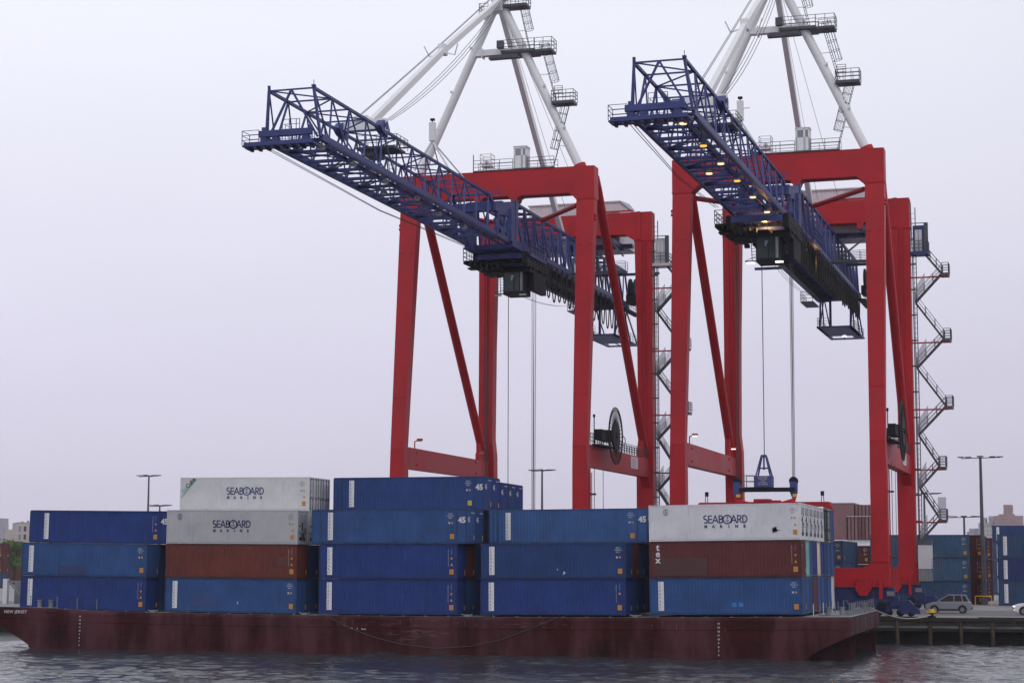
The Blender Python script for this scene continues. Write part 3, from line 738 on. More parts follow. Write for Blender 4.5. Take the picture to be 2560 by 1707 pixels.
# ---------------------------------------------------------------- ship to shore cranes (built once, parts copied for the second)
def make_crane(xc, which):
    lit = which == 2
    OR = (0, 50, QUAY)
    cr = thing('container_crane', ('left red gantry crane, boom lamps unlit, hoist ropes hanging behind the middle stack',
               'right red gantry crane with glowing boom lamps, its ropes holding the red spreader')[which-1], 'gantry crane',
               c2w(xc, 50, QUAY), PSI, 'gantry cranes on the quay')
    def P(mb, nm, m, parent=cr): return mb.build(nm, m if isinstance(m, (list, tuple)) else M[m], parent, OR)
    # --- legs
    YW, YL = 36.8, 66.5
    for s in (-1, 1):
        b = MB()
        def sec(z):   # outer/inner x, front/back y
            if z > 16: k = (z-16.1)/26; return 10.65+.15*k, 10.65-1.5-.28*k, YW+.1035*(z-16.1), YW+1.2+.1035*(z-16.1)+.15*k
            return 10.72, 8.95-(.0 if z > 4 else 0), YW, YW+1.35
        levels = [4.3, 5.2, 9.5, 13.2, 16.1, 21.5, 30, 36, 39.5, 42.1]
        v = []
        for z in levels:
            xo, xi, y0, y1 = sec(z)
            if z < 16: xi = 9.12 if z < 14 else 9.14
            if z > 39 and z < 42: pass
            v += [(s*xo, y0, z), (s*xi, y0, z), (s*xi, y1, z), (s*xo, y1, z)]
        f = []
        for i in range(len(levels)-1):
            for j in range(4): f.append((4*i+j, 4*i+(j+1) % 4, 4*i+4+(j+1) % 4, 4*i+4+j))
        f += [(0, 1, 2, 3), tuple(4*len(levels)-4+j for j in range(4))]
        b.add(v, f)
        # joint flanges and bolt pads
        for z in (4.44, 42.15):
            xo, xi, y0, y1 = sec(z); xi = 9.12 if z < 16 else xi
            b.box(s*(xo+.06), s*(xi-.06), y0-.07, y1+.07, z-.05, z+.05)
        for z in (9.2, 16.1, 21.5, 37.2):
            xo, xi, y0, y1 = sec(z)
            for fx in (.22, .78): b.box(s*(xo+(xi-xo)*fx-.14*0)-.16, s*(xo+(xi-xo)*fx)+.16, y0-.07, y0, z-.06, z+.05)
        for z in (39.9, 40.3): b.tube([(s*(sec(z)[0]+.02), sec(z)[2]+.4, z), (s*(sec(z)[0]+.2), sec(z)[2]+.4, z)], .16, 8)
        P(b, 'waterside_leg', 'red')
        b = MB(); lv = [(4.3, 10.66, 8.75), (13.4, 10.7, 8.75), (14.3, 10.72, 8.75), (17, 10.72, 8.78), (19, 10.72, 9.0), (30, 10.70, 8.9), (42.1, 10.74, 8.63)]
        v = []; f = []
        for z, xo, xi in lv: v += [(s*xo, YL, z), (s*xi, YL, z), (s*xi, YL+1.5, z), (s*xo, YL+1.5, z)]
        for i in range(len(lv)-1):
            for j in range(4): f.append((4*i+j, 4*i+(j+1) % 4, 4*i+4+(j+1) % 4, 4*i+4+j))
        f += [(0, 1, 2, 3), tuple(4*len(lv)-4+j for j in range(4))]; b.add(v, f)
        b.box(s*8.57, s*10.8, YL-.07, YL+1.57, 42.1, 42.2); b.box(s*8.7, s*10.76, YL-.07, YL+1.57, 4.3, 4.4)
        for z in (9.2, 22, 30, 37): 
            for fx in (9.2, 10.3): b.box(s*fx-.15, s*fx+.15, YL-.06, YL, z-.05, z+.05)
        b.box(s*9.55, s*9.62, YL-.16, YL, 17, 42); b.box(s*9.98, s*10.05, YL-.12, YL, 17, 42)
        P(b, 'landside_leg', 'red')
    # --- top beams with haunches and hangers
    b = MB(); yt = 39.45
    z0, z1 = 42.82, 45.6
    poly = [(-10.82, 42.2), (-10.82, z1), (-9.8, z1+.02), (9.8, z1+.02), (10.82, z1), (10.82, 42.2), (8.72, 42.2), (8.5, 42.45), (8.05, z0)]
    poly += [(2.75, z0), (2.45, z0-.12), (2.3, 42.3), (1.75, 42.12), (1.55, 42.6), (1.3, z0), (-1.3, z0), (-1.55, 42.6), (-1.75, 42.12), (-2.3, 42.3), (-2.45, z0-.12), (-2.75, z0)]
    poly += [(-8.05, z0), (-8.5, 42.45), (-8.72, 42.2)]
    b.prism(poly, 1, yt, yt+1.75)
    for x in (-6, -2.6, 2.6, 6): 
        for z in (43.2, 45.2): b.box(x-.1, x+.1, yt-.04, yt, z, z+.1)
    P(b, 'waterside_beam', 'red')
    b = MB(); z0 = 43.0
    poly = [(-10.74, 42.2), (-10.74, z1), (10.74, z1), (10.74, 42.2), (8.63, 42.2), (8.4, 42.4), (7.4, z0), (5.6, z0), (5.5, 42.3), (4.9, 42.3), (4.8, z0), (-4.8, z0), (-4.9, 42.3), (-5.5, 42.3), (-5.6, z0), (-7.4, z0), (-8.4, 42.4), (-8.63, 42.2)]
    b.prism(poly, 1, YL+.002, YL+1.7); b.box(8.9, 9.4, YL-.12, YL, 42.3, z1+.05)
    P(b, 'landside_beam', 'red')
    # --- sill beams with pivot brackets, portal ties, diagonals
    for Y, nm in ((YW, 'waterside_sill'), (YL, 'landside_sill')):
        b = MB(); hb = [(-10.8, 2.0), (-10.8, 4.3), (-8.95, 4.3), (-8.5, 3.9), (-8.1, 3.78), (8.1, 3.78), (8.5, 3.9), (8.95, 4.3), (10.8, 4.3), (10.8, 2.0)]
        b.prism(hb, 1, Y, Y+1.4)
        for s in (-1, 1):
            b.prism([(s*7.6, 2.75), (s*9.05, 2.75), (s*9.05, 1.7), (s*8.65, 1.15), (s*8.0, 1.15), (s*7.6, 1.7)], 1, Y-.35, Y-.002)
            b.box(s*7.6, s*9.05, Y-.4, Y-.002, 2.7, 2.82)
            b.box(s*9.8, s*10.12, Y-.3, Y+.1, .85, 2.9)
        P(b, nm, 'red')
    for s in (-1, 1):
        b = MB(); x0, x1 = s*9.35, s*10.35
        b.prism([(YW+1.3, 14.1), (YW+1.3, 16.35), (YL, 16.25), (YL, 14.15)], 0, x0, x1)
        b.prism([(YW+1.3, 12.6), (YW+1.3, 18.6), (YW+1.75, 16.4), (YW+1.75, 14.0)], 0, x0, x1)
        b.prism([(YL, 12.9), (YL-.9, 14.2), (YL, 14.2)], 0, x0, x1)
        for y in (YW+2.2, YL-2.5):
            b.box(x0-s*.02, x1+s*.02, y-.06, y+.06, 14.2, 16.2)
        for y in (YW+4.5, YL-5):
            for z in (14.6, 15.9): b.tube([(x0-s*.1, y, z), (x0+s*.02, y, z)], .13, 8)
        P(b, 'portal_tie_beam', 'red')
        b = MB(); b.tube([(s*9.95, 42.6, 44.9), (s*9.95, 44.2, 43.9)], .62, 12, r2=.5); b.tube([(s*9.95, 44.2, 43.9), (s*9.9, 65.4, 17.6)], .5, 14); b.box(s*9.7, s*10.1, 63.8, 66.5, 16.3, 18.3)
        b.box(s*9.6, s*10.3, 41, 43.2, 43.6, 45.5)
        P(b, 'diagonal_brace', 'red')
        b = MB(); b.tube([(s*8.6, 40.9, 41.75), (s*2.5, 48.4, 41.75)], .27, 12); P(b, 'upper_brace', 'red')
    # --- travelling gear
    for Y in (YW, YL):
        for s in (-1, 1):
            bg = MB(); yc = Y+.7
            bg.prism([(s*3.5, .75), (s*3.9, 1.95), (s*11.2, 1.95), (s*11.2, .8)], 1, yc-.5, yc+.5)
            for xc_ in (5.0, 11.2):
                bg.prism([(s*(xc_-2.2), -.3), (s*(xc_-1.3), .7), (s*(xc_+1.35), .76), (s*(xc_+2.35), -.2), (s*(xc_+2.4), -.55), (s*(xc_+.5), -.55), (s*(xc_+.3), -.1), (s*(xc_-.4), -.1), (s*(xc_-.6), -.55), (s*(xc_-2.2), -.55)], 1, yc-.42, yc+.42)
                bg.box(s*(xc_-.4), s*(xc_+.4), yc-.62, yc+.62, .2, 1.1)
            gb = P(bg, 'bogie', 'bogie')
            for xc_ in (3.6, 4.6, 5.5, 6.5, 9.6, 10.6, 11.7, 12.7):
                w_ = MB(); w_.tube([(s*xc_, yc-.2, -.42), (s*xc_, yc+.2, -.42)], .37, 14); w_.tube([(s*xc_, yc-.5, -.42), (s*xc_, yc+.5, -.42)], .12, 8)
                P(w_, 'wheel', 'dark', gb)
            w_ = MB(); w_.box(s*10.5, s*11.2, yc-.66, yc-.64, 1.15, 1.6); P(w_, 'data_plate', 'grey', gb)
            w_ = MB(); w_.box(s*12.9, s*13.7, yc-.2, yc+.2, .1, .35); w_.box(s*9.6, s*10.4, yc-.7, yc-.45, -.1, .5); P(w_, 'drive_motor', 'dark', gb)
    # --- boom: twin top chords narrower than the bottom chords, Warren sides
    Y0, Y1, PP = -13.5, 31.5, 3.75
    XT, XB, ZT, ZB = 2.0, 2.4, 41.55, 37.6
    XT0, XB0 = -.2, -.02
    tl = lambda s: XT0+s*1.93
    bl_ = lambda s: XB0+s*2.33
    nT = 12
    b = MB()
    for s in (-1, 1):
        b.beam((tl(s), Y0, ZT), (tl(s), Y1, ZT), .23, .23)
        b.beam((bl_(s), Y0+.3, ZB), (bl_(s), Y1+5, ZB), .26, .5)
        b.box(bl_(s)-.1-(.14 if s > 0 else .0), bl_(s)+.1+(.14 if s < 0 else 0), Y0+1.5, Y1+6, ZB-.34, ZB-.27)
        b.beam((tl(s), Y1, ZT), (bl_(s), Y1+5, ZB+.2), .34, .34)
    P(b, 'boom_chords', 'blue')
    b = MB()
    for i in range(nT):
        y = Y0+i*PP; ym = y+PP/2
        for s in (-1, 1):
            b.beam((tl(s), y, ZT), (bl_(s), ym, ZB), .105, m=0); 
            b.beam((bl_(s), ym, ZB), (tl(s), min(y+PP, Y1), ZT), .14)
            if i == 0: b.beam((tl(s), y, ZT), (bl_(s), y+.1, ZB), .2)
        b.beam((tl(-1), y, ZT), (tl(1), y, ZT), .12)
        if i < nT-0:
            s = 1 if i % 2 else -1
            b.beam((tl(s), y, ZT), (tl(-s), min(y+PP, Y1), ZT), .1)
        if i == 0:   # tip face
            b.beam((tl(-1), y, ZT), (XB0-2.2, y+.1, ZB), .12); b.beam(((tl(-1)+tl(1))/2, y, ZT), (XB0-2.2, y+.1, ZB), .16); b.beam(((tl(-1)+tl(1))/2, y, ZT), (XB0+2.1, y+.1, ZB), .16)
        if i and i % 2 == 0:
            b.beam((tl(-1), y, ZT), (0, ym, ZB+.1), .11); b.beam((tl(1), y, ZT), (0, ym, ZB+.1), .11)
    b.beam((tl(-1), Y1, ZT), (tl(1), Y1, ZT), .22)
    P(b, 'boom_lattice', 'blue')
    b = MB()
    n = 12
    for i in range(n+1):
        y = Y0+.8+i*3.75
        b.box(XB0-2.3, XB0+2.3, y-.12, y+.12, ZB-.24, ZB+.02)
        if i < n:
            yc_ = y+3.75; ym = y+1.875
            b.beam((-2.3, ym, ZB-.05), (1.0, ym, ZB-.05), .13, .16)
            if i % 2 == 0:
                for fx, fy in ((.9, y+.3), (.2, y+1.6), (-.3, y+2.6), (-.9, y+3.3)): b.beam((-2.3, yc_, ZB-.02), (fx, fy, ZB-.02), .09)
            else:
                for fx, fy in ((.9, y+3.5), (.1, y+2.2), (-.6, y+1.0)): b.beam((-2.3, y, ZB-.02), (fx, fy, ZB-.02), .09)
            b.beam((2.1, y, ZB-.1), (1.3, yc_, ZB-.1), .09)
    b.box(.75, 1.3, Y0+1, Y1+4, ZB-.02, ZB+.06); b.box(1.38, 1.5, Y0+1, Y1+5, ZB-.5, ZB-.34)
    b.rail([(.72, Y0+2, ZB+.06), (.72, Y1, ZB+.06)], 1.05, .016, 1.85, 1)
    P(b, 'boom_floor_beams', 'blue')
    # tip platform
    tp = MB(); tp.box(-3.85, 2.25, Y0-1.2, Y0+.2, ZB-.75, ZB-.62); tp.box(-3.7, 2.2, Y0-1.25, Y0-1.15, ZB-.75, ZB-.42)
    for i in range(8): tp.box(-3.6+i*.75, -3.4+i*.75, Y0-1.15, Y0+.15, ZB-.92, ZB-.76)
    tp.box(-2.75, 1.75, Y0-.55, Y0-.1, ZB+.12, ZB+.62)
    for x in (-2.5, 1.45): tp.box(x, x+.3, Y0-.5, Y0-.1, ZB+.62, ZB+.9)
    for x in (-2.6, -1.6, 1.0): tp.box(x, x+.5, Y0-.5, Y0+.1, ZB-.6, ZB+.1)
    tip = P(tp, 'boom_tip_platform', 'blue')
    tr = MB(); tr.rail([(-2.4, Y0-1.2, ZB-.62), (-3.85, Y0-1.2, ZB-.62), (-3.85, Y0+.2, ZB-.62), (-2.4, Y0+.2, ZB-.62)], 1.15, .025, 1.4)
    tr.rail([(-2.4, Y0-1.2, ZB-.62), (2.2, Y0-1.2, ZB-.62)], .6, .02, 1.5, 1)
    tr.rail([(-1.2, Y0+1.2, ZB+.1), (-1.2, Y0+4.5, ZB+.1), (1, Y0+4.5, ZB+.1)], 1.3, .022, 1.2)
    for x in (-1.2, -.6, 0, .3): tr.beam((x, Y0+.6, ZB-.3), (x, Y0+.6, ZB+1.7), .05)
    for z in (.9, 1.3, 1.7): tr.beam((-1.2, Y0+.6, ZB+z), (.3, Y0+.6, ZB+z), .04)
    P(tr, 'railing', 'blue', tip)
    b = MB(); b.tube([(tl(-1), Y0, ZT+.05), (tl(-1), Y0-.02, ZT+.42)], .13, 8); b.tube([(tl(1), Y0, ZT+.1), (tl(1), Y0, ZT+.65)], .03, 5); b.box(tl(1)-.15, tl(1)+.15, Y0-.15, Y0+.15, ZT+.1, ZT+.25)
    P(b, 'boom_tip_fitting', 'blue')
    # big hinge plates and white yoke where the forestay meets the boom
    b = MB()
    for s in (-1, 1):
        b.prism([(1.0, ZT-.3), (.3, ZT+.1), (1.2, ZT+.75), (2.1, ZT+.75), (2.7, ZT+.1), (2.1, ZT-.55)], 0, tl(s)-.3, tl(s)+.3)
        b.tube([(tl(s)-s*.4, 1.75, ZT+.35), (tl(s)+s*.4, 1.75, ZT+.35)], .35, 14)
    P(b, 'stay_lug', 'blue')
    b = MB(); b.box(tl(-1)+.15, tl(1)-.05, 1.4, 2.3, ZT+.05, ZT+.85); b.box(-.85, .4, 1.3, 3.4, ZT+.8, ZT+1.3); b.box(tl(1)-.5, tl(1)+.35, 1.45, 2.1, ZT-.1, ZT+.95); b.prism([(1.4, ZT+.8), (3.6, ZT+1.5), (3.8, ZT+.7), (2.2, ZT+.1)], 0, -.5, .15)
    P(b, 'stay_yoke', 'white')
    b = MB(); b.box(-1.2, 2.4, 2.8, 5.6, ZT-1.35, ZT-1.15); b.rail([(-1.2, 2.8, ZT-1.15), (2.6, 2.8, ZT-1.15), (2.6, 5.6, ZT-1.15)], 1.0, .025, 1.0)
    b.rail([(2.6, 5.6, ZT-1.15), (-1.2, 5.6, ZT-1.15)], 1.0, .025, 1.0); b.box(-.6, .6, 3.2, 5.2, ZT-1.9, ZT-1.3)
    for x in (.55, 1.0): b.beam((x, 6, ZT-1.2), (x, 7, ZB+.2), .05)
    for k in range(9): b.beam((.55, 6+k*.11, ZT-1.4-k*.36), (1.0, 6+k*.11, ZT-1.4-k*.36), .035)
    P(b, 'stay_service_platform', 'steel')
    # hinge frame between boom and bridge girder
    b = MB(); b.box(-2.1, 2.15, 31.9, 32.7, 39.9, 40.75); 
    for s in (-1, 1):
        b.prism([(31.9, 39.9), (31.9, 40.75), (33.2, 40.8), (38.3, 42.0), (39.4, 42.2), (39.4, 41.3), (37.6, 40.3), (33.4, 39.75)], 0, s*2.2-.22, s*2.2+.22)
        b.box(s*2.4-.25, s*2.4+.25, 36.6, 37.9, ZB-.1, 40.9); b.box(s*2.3-.2, s*2.3+.2, 38.7, 39.5, ZB, 42.25)
        b.beam((s*2.3, 33.2, ZB), (s*2.3, 32.6, 40), .4); b.beam((s*2.3, 34.6, ZB), (s*2.3, 35.6, 40.2), .3)
        b.prism([(32.2, ZB-.3), (31.8, ZB+1.5), (33, ZB+1.5), (34.2, ZB-.3)], 0, s*2.35-.15, s*2.35+.15)
        b.tube([(s*2.0, 33.0, ZB+.5), (s*2.75, 33.0, ZB+.5)], .32, 12)
    b.box(-2.2, 2.2, 38.8, 39.4, 41.6, 42.1); b.rail([(-2, 36, 42.1), (1.6, 36, 42.1)], .8, .03, 1.6); b.box(-2, 1.9, 35.6, 37, 41.2, 41.6)
    P(b, 'hinge_frame', 'blue')
    # rear bridge girder
    b = MB(); RY1 = 88.3
    for s in (-1, 1):
        b.beam((s*2.05, 39.4, 42.1), (s*2.05, RY1, 42.1), .25, .28)
        b.box(s*2.4-.24, s*2.4+.24, 37, RY1, 37.15, 37.85); b.box(s*2.4-.4, s*2.4+.36, 37, RY1, 36.98, 37.13)
        i = 0; y = 39.6
        while y < RY1-.5:
            y2 = min(y+3.45, RY1)
            b.beam((s*2.05, y, 42.1), (s*2.35, (y+y2)/2, 37.8), .2, .24); b.beam((s*2.35, (y+y2)/2, 37.8), (s*2.05, y2, 42.1), .16)
            b.beam((s*2.05, y, 42.1), (s*2.35, y, 37.8), .2); y = y2
    y = 39.6
    while y < RY1:
        b.box(-2.05, 2.05, y-.1, y+.1, 42.0, 42.22); b.box(-2.3, 2.3, y-.12, y+.12, 37.2, 37.7); b.box(-2.3, 2.3, y+1.05, y+1.2, 37.3, 37.6); b.box(-2.3, 2.3, y+2.1, y+2.25, 37.3, 37.6)
        b.beam((-2.05, y, 42.1), (2.05, y+3.45, 42.1), .12); y += 3.45
    b.box(-1.6, -.5, 40, RY1, 37.75, 37.85); b.box(.5, 1.6, 40, RY1, 37.75, 37.85)
    b.rail([(.5, 40, 37.85), (.5, RY1, 37.85)], 1.05, .025, 1.7, 1); b.rail([(-.5, 40, 37.85), (-.5, RY1, 37.85)], 1.05, .025, 1.7, 1)
    b.beam((-2.1, RY1, 42.1), (-2.1, RY1+2, 38), .2); b.beam((2.1, RY1, 42.1), (2.1, RY1+2, 38), .2)
    b.box(-9, 9, 78, 78.35, 39.85, 40.15)
    P(b, 'bridge_girder', 'blue')
    b = MB()
    for i in range(34):   # trolley power rail clutter, rope guides
        y = 41+i*1.4; b.box(-2.1, -1.2, y, y+.5, 36.9, 37.1); b.box(1.2, 2.2, y+.3, y+.6, 36.75, 37.2)
    b.box(-.5, .5, 40, 87, 37.0, 37.12)
    b.tube([(-2.6, 84, 38.6), (-2.6, 84.3, 38.6)], 1, 16); b.tube([(3.3, 86.2, 39.4), (3.5, 86.2, 39.4)], 1.3, 20); b.tube([(3.9, 86.6, 39.4), (4.1, 86.6, 39.4)], 1.3, 20); b.box(3, 4.4, 85.2, 88, 37.4, 38.5)
    b.box(3.0, 3.9, 82, 90, 36.2, 36.4); b.rail([(3.9, 82, 36.4), (3.9, 90, 36.4)], 1.05, .03, 1.2)
    P(b, 'girder_machinery', 'dark')
    # side walkway box right of the hinge
    b = MB(); b.box(2.75, 3.5, 40.6, 46.8, 36.75, 36.9); b.box(3.42, 3.52, 40.6, 46.8, 36.5, 36.9)
    b.rail([(2.8, 40.6, 36.9), (3.5, 40.6, 36.9), (3.5, 46.8, 36.9)], 1.35, .05, 1.1, 2)
    P(b, 'girder_side_platform', 'blue')
    # hanging maintenance platform under the rear end
    b = MB(); z = 33.3
    for x0, x1, y0, y1 in ((-2.3, 2.05, 83.2, 83.7), (-2.3, 2.05, 96.0, 96.5), (-2.3, -1.9, 83.2, 96.5), (1.65, 2.05, 83.2, 96.5), (-2.3, 2.05, 83.7, 92.5), (.9, 1.65, 92.5, 96)): b.box(x0, x1, y0, y1, z-.18, z)
    b.box(-.4, -.3, 92.5, 96, z-.15, z-.05)
    for x in (-2.0, 1.75):
        b.beam((x, 84.2, z), (x, 85, 37.3), .22); b.beam((x, 88, z), (x, 86.2, 37.3), .15); b.beam((x, 84.2, z), (x, 88, 37.3), .13)
    b.beam((-1.2, 88, z), (-1.2, 88, 37.3), .28); b.beam((1.9, 92, z), (1.9, 88, 37.6), .16); b.beam((1.9, 96, z), (1.9, 89, 37.6), .16); b.beam((-2.1, 96, z), (-2.1, 89, 37.6), .14)
    hp = P(b, 'hanging_platform', 'blue')
    b = MB(); b.rail([(-2.2, 96, z), (-2.2, 83.3, z), (-.6, 83.3, z)], 1.05, .025, 1.4); b.rail([(1.95, 84, z), (1.95, 96, z)], 1.05, .025, 1.4); P(b, 'railing', 'steel', hp)
    # left balcony at the rear
    b = MB(); b.box(-4.2, -2.6, 83, 88, 36.3, 36.45); b.rail([(-2.7, 83, 36.45), (-4.2, 83, 36.45), (-4.2, 88, 36.45)], 1.2, .03, 1.2); P(b, 'rear_balcony', 'steel')
    # walkway at the landside beam
    b = MB(); b.box(2.6, 9, 60.5, 61.6, 37.55, 37.75); b.rail([(2.6, 60.5, 37.75), (9, 60.5, 37.75)], 1.05, .03, 1.5); b.rail([(2.6, 61.6, 37.75), (9, 61.6, 37.75)], 1.05, .03, 1.5)
    b.beam((3, 61, 37.7), (6.3, 61, 40.2), .18); b.beam((6.3, 62, 42.3), (8.4, 62, 39.6), .18); b.rail([(3, 60.4, 38.6), (6.3, 60.4, 41)], .5, .03, 1, 0)
    P(b, 'girder_walkway', 'steel')
    # --- trolley
    yc = 44.5 if which == 1 else 30.4
    b = MB(); z = 36.9
    b.box(-2.7, 3.3, yc+3.9, yc+4.4, 36.0, 36.9)
    for x in (-2.7, 2.75): b.box(x, x+.5, yc-4.4, yc+4.4, 35.6, 36.95)
    b.box(-2.6, 3.2, yc-1.2, yc-.4, 35.4, 36.6); b.box(-2.6, 3.2, yc+1.2, yc+2.4, 35.4, 36.8)
    b.box(-3.75, -2.6, yc-4.6, yc+3.2, 36.05, 36.2); b.box(-3.6, 1.2, yc-3.6, yc-2.4, 35.45, 35.6); b.box(-3.2, 1.2, yc+.6, yc+3, 35.45, 35.6); b.box(-1.6, 3.2, yc-3, yc-1.6, 35.0, 35.3); b.box(-1.2, 3.2, yc+1.4, yc+3.6, 35.0, 35.3)
    b.box(2.2, 3.2, yc-1.6, yc+1.4, 35.0, 35.3); rk = random.Random(which)
    for k in range(46):
        x = rk.uniform(-2.6, 3.1); y = rk.uniform(yc-4.2, yc+4); z_ = rk.uniform(35.3, 36.8); s_ = rk.uniform(.08, .3)
        b.box(x-s_, x+s_, y-s_, y+s_*1.5, z_-s_*.8, z_+s_*.7)
    for k in range(14):
        x = rk.uniform(-2.6, 3); y = rk.uniform(yc-4.3, yc+3); b.tube([(x, y, 36.5), (x+rk.uniform(-.3, .3), y, rk.uniform(34.6, 35.4))], .04, 5)
    for k in range(7): b.box(-3.75+k*.62, -3.5+k*.62, yc-4.6, yc+3, 35.85-k*.11, 36.1-k*.08)
    for x in (-2.65, 2.65):
        b.tube([(x-.1, yc-.5, 36.2), (x+.1, yc-.5, 36.2)], .55, 14); b.tube([(x-.1, yc+.7, 36.2), (x+.1, yc+.7, 36.2)], .55, 14)
    b.box(2.6, 3.2, yc-1.5, yc+3.2, 33.2, 35.0) if which == 1 else b.box(2.9, 3.2, yc-1, yc+3.5, 33.2, 35.0)
    tro = P(b, 'trolley', 'dark')
    b = MB(); b.rail([(-2.8, yc-4.6, 36.2), (-3.75, yc-4.6, 36.2), (-3.75, yc+3.2, 36.2)], 1.3, .035, 1.1); b.rail([(-2, yc-3.8, 35.1), (-.2, yc-3.8, 35.1)], .8, .03, .6, 1)
    b.rail([(3.3, yc-4, 35.3), (3.3, yc+3, 35.3)], 1.0, .03, 1.1)
    P(b, 'trolley_railing', 'steel', tro)
    b = MB(); b.box(-2.5, 2.7, yc-4.4, yc-3.9, 36.25, 36.85); b.box(-1.8, 2.6, yc-2.2, yc-1.9, 35.75, 36.1); P(b, 'trolley_front_beam', 'blue', tro)
    b = MB(); cy0 = yc-3.1; cx = .0 if which == 2 else .35
    zb_ = 32.6; xr = cx+2.15
    b.box(cx-.1, xr, cy0, cy0+2.7, zb_, zb_+.35); b.box(cx-.1, xr, cy0, cy0+2.7, 34.95, 35.25)
    for x in (cx-.1, cx+1.05, cx+1.68, xr-.1): b.box(x, x+.1, cy0, cy0+.1, zb_+.35, 35.0)
    b.box(cx-.1, xr, cy0+2.6, cy0+2.7, zb_+.3, 35.0); b.box(xr-.06, xr, cy0+.1, cy0+2.6, zb_+.3, 35.0); b.box(cx-.1, cx-.04, cy0+.1, cy0+2.6, zb_+.3, 33.6)
    b.box(cx+.6, cx+1.1, cy0+.9, cy0+1.5, 33.0, 34.0); b.box(cx+.7, cx+1.0, cy0+1.0, cy0+1.3, 34.0, 34.3)
    cabo = P(b, 'operator_cab', 'dark', tro)
    b = MB(); b.box(cx, cx+1.68, cy0+.03, cy0+.06, zb_+.35, 34.95); P(b, 'cab_window', 'glass', tro)
    b = MB(); b.box(cx+1.78, cx+2.05, cy0, cy0+.08, zb_+.35, 34.95); P(b, 'cab_panel', 'grey', tro)
    b = MB(); b.prism([(cx+.75, 34.1), (cx+.75, 34.65), (cx+1.2, 34.65), (cx+1.15, 34.45), (cx+.95, 34.35), (cx+.9, 34.1)], 1, cy0+.015, cy0+.025); P(b, 'cab_window_glint', 'paleglass', tro)  # pale shape laid on the glass, a painted glint of light
    b = MB()
    for x in (cx-.65, cx-.2): b.beam((x+(0 if x > cx-.5 else .0), cy0+.5, 35.1), (x+.12, cy0+.5, 32.7), .06)
    for k in range(8): b.beam((cx-.65, cy0+.5, 34.9-k*.3), (cx-.1, cy0+.5, 34.9-k*.3), .05)
    b.box(cx-1.2, cx-.1, cy0+.2, cy0+.6, 32.72, 32.8); b.beam((cx-1.2, cy0+.4, 32.8), (cx-.2, cy0+.4, 33.2), .04)
    P(b, 'cab_ladder', 'steel', tro)
    for x in (cx-.95, cx+1.8):
        b = MB(); b.box(x, x+.72, cy0-.35, cy0-.1, 32.42, 32.56); P(b, 'cab_floodlight', 'lampwhite' if lit else 'lampoff', tro)
    # --- hoist ropes run to the head block; cable loops behind the trolley
    zt = 10.15 if which == 2 else 3.4     # head block level
    b = MB()
    for x, dy in ((-2.65, -.35), (-2.65, .35), (2.65, -.35), (2.65, .35)):
        b.tube([(x, yc+dy, 36.1), (x, yc+dy, zt+2.1)], .032, 5); b.tube([(x+.22, yc+dy, 36.1), (x+.1, yc+dy, zt+2.1)], .032, 5)
    b.tube([(0, yc-.4, 35.3), (0, yc-.4, zt+4.0)], .045, 6)
    P(b, 'hoist_ropes', 'rope')
    b = MB()
    ys = [yc+4.6+i*(2.2 if which == 1 else 1.75) for i in range(40)]; ys = [y for y in ys if y < 87.5]
    per = []
    for i, y in enumerate(ys[:-1]):
        y2 = ys[i+1]; dep = (2.9 if which == 2 else 3.6)+.25*math.sin(i*1.7)
        b.tube([(2.75, y+(y2-y)*(.5-.5*math.cos(math.pi*t)) if 0 else y+.12+(y2-y-.24)*t, 37.0-dep*(1-abs(2*t-1)**2.6)) for t in [k/12 for k in range(13)]], .075, 6)
        b.box(2.65, 2.85, y-.12, y+.12, 36.85, 37.15)
    b.box(2.7, 2.8, yc+4, 88, 37.12, 37.22)
    P(b, 'festoon_cable', 'black')
    b = MB()
    for dx in (0, .28):
        b.tube([(-2.7+dx, Y0+.1, ZB-.5), (-3.2+dx*.5, (Y0+yc-4)/2, ZB-.75), (-3.7+dx, yc-4.3, ZB+.2)], .03, 4)
        b.tube([(1.2+dx+(-4.2)*t, yc-3+(87-yc)*t, 32.9+4.5*t-3.2*t*(1-t)) for t in [k/10 for k in range(11)]], .022, 4)
    P(b, 'trolley_rope', 'rope')
    # --- boom lamps
    lamps = [(1.35, -12.4), (1.3, -4.5), (1.35, 2.5), (-.35, 6.1), (1.36, 9.8), (1.39, 17.4), (1.42, 24.9)] if lit else [(2.0, -12.1), (1.9, -5.4), (1.9, 2.0), (.1, 6.3), (1.9, 9.9), (1.39, 17.4), (1.42, 24.9)]
    for i, (x, y) in enumerate(lamps):
        x = min(x, 1.9)
        b = MB(); b.tube([(x, y, ZB-.1), (x, y, ZB-.38)], .08, 8); b.tube([(x, y, ZB-.36), (x, y, ZB-.46), (x, y, ZB-.66)], .14, 14, r2=.34, cap=False); b.tube([(x, y, ZB-.66), (x, y, ZB-.69)], .36, 14, cap=False)
        lo = P(b, 'boom_floodlight', 'grey')
        b = MB(); b.tube([(x, y, ZB-.66), (x, y, ZB-.76)], .27, 14)
        P(b, 'lamp_lens', ('lampamber' if i in (1, 4) else 'lampwarm') if lit else 'lampoff', lo)
    if lit:
        for x, y, z in ((2.0, 47, 36.9), (.6, 58, 36.9), (1.6, 64, 36.9), (.9, 74, 36.9), (2.0, 33, 35.7), (2.4, 33, 35.7), (0, 92, 33.05), (1.6, 80, 36.9)):
            b = MB(); s_ = .12 if z > 33.1 else .3; b.box(x-s_, x+s_, y-.1, y+.1, z-.08, z-.02); b.box(x-s_*.6, x+s_*.6, y-.06, y+.06, z-.02, z+.15)
            P(b, 'girder_lamp', 'lampwarm' if z > 33.1 and y < 50 else 'lampwhite')
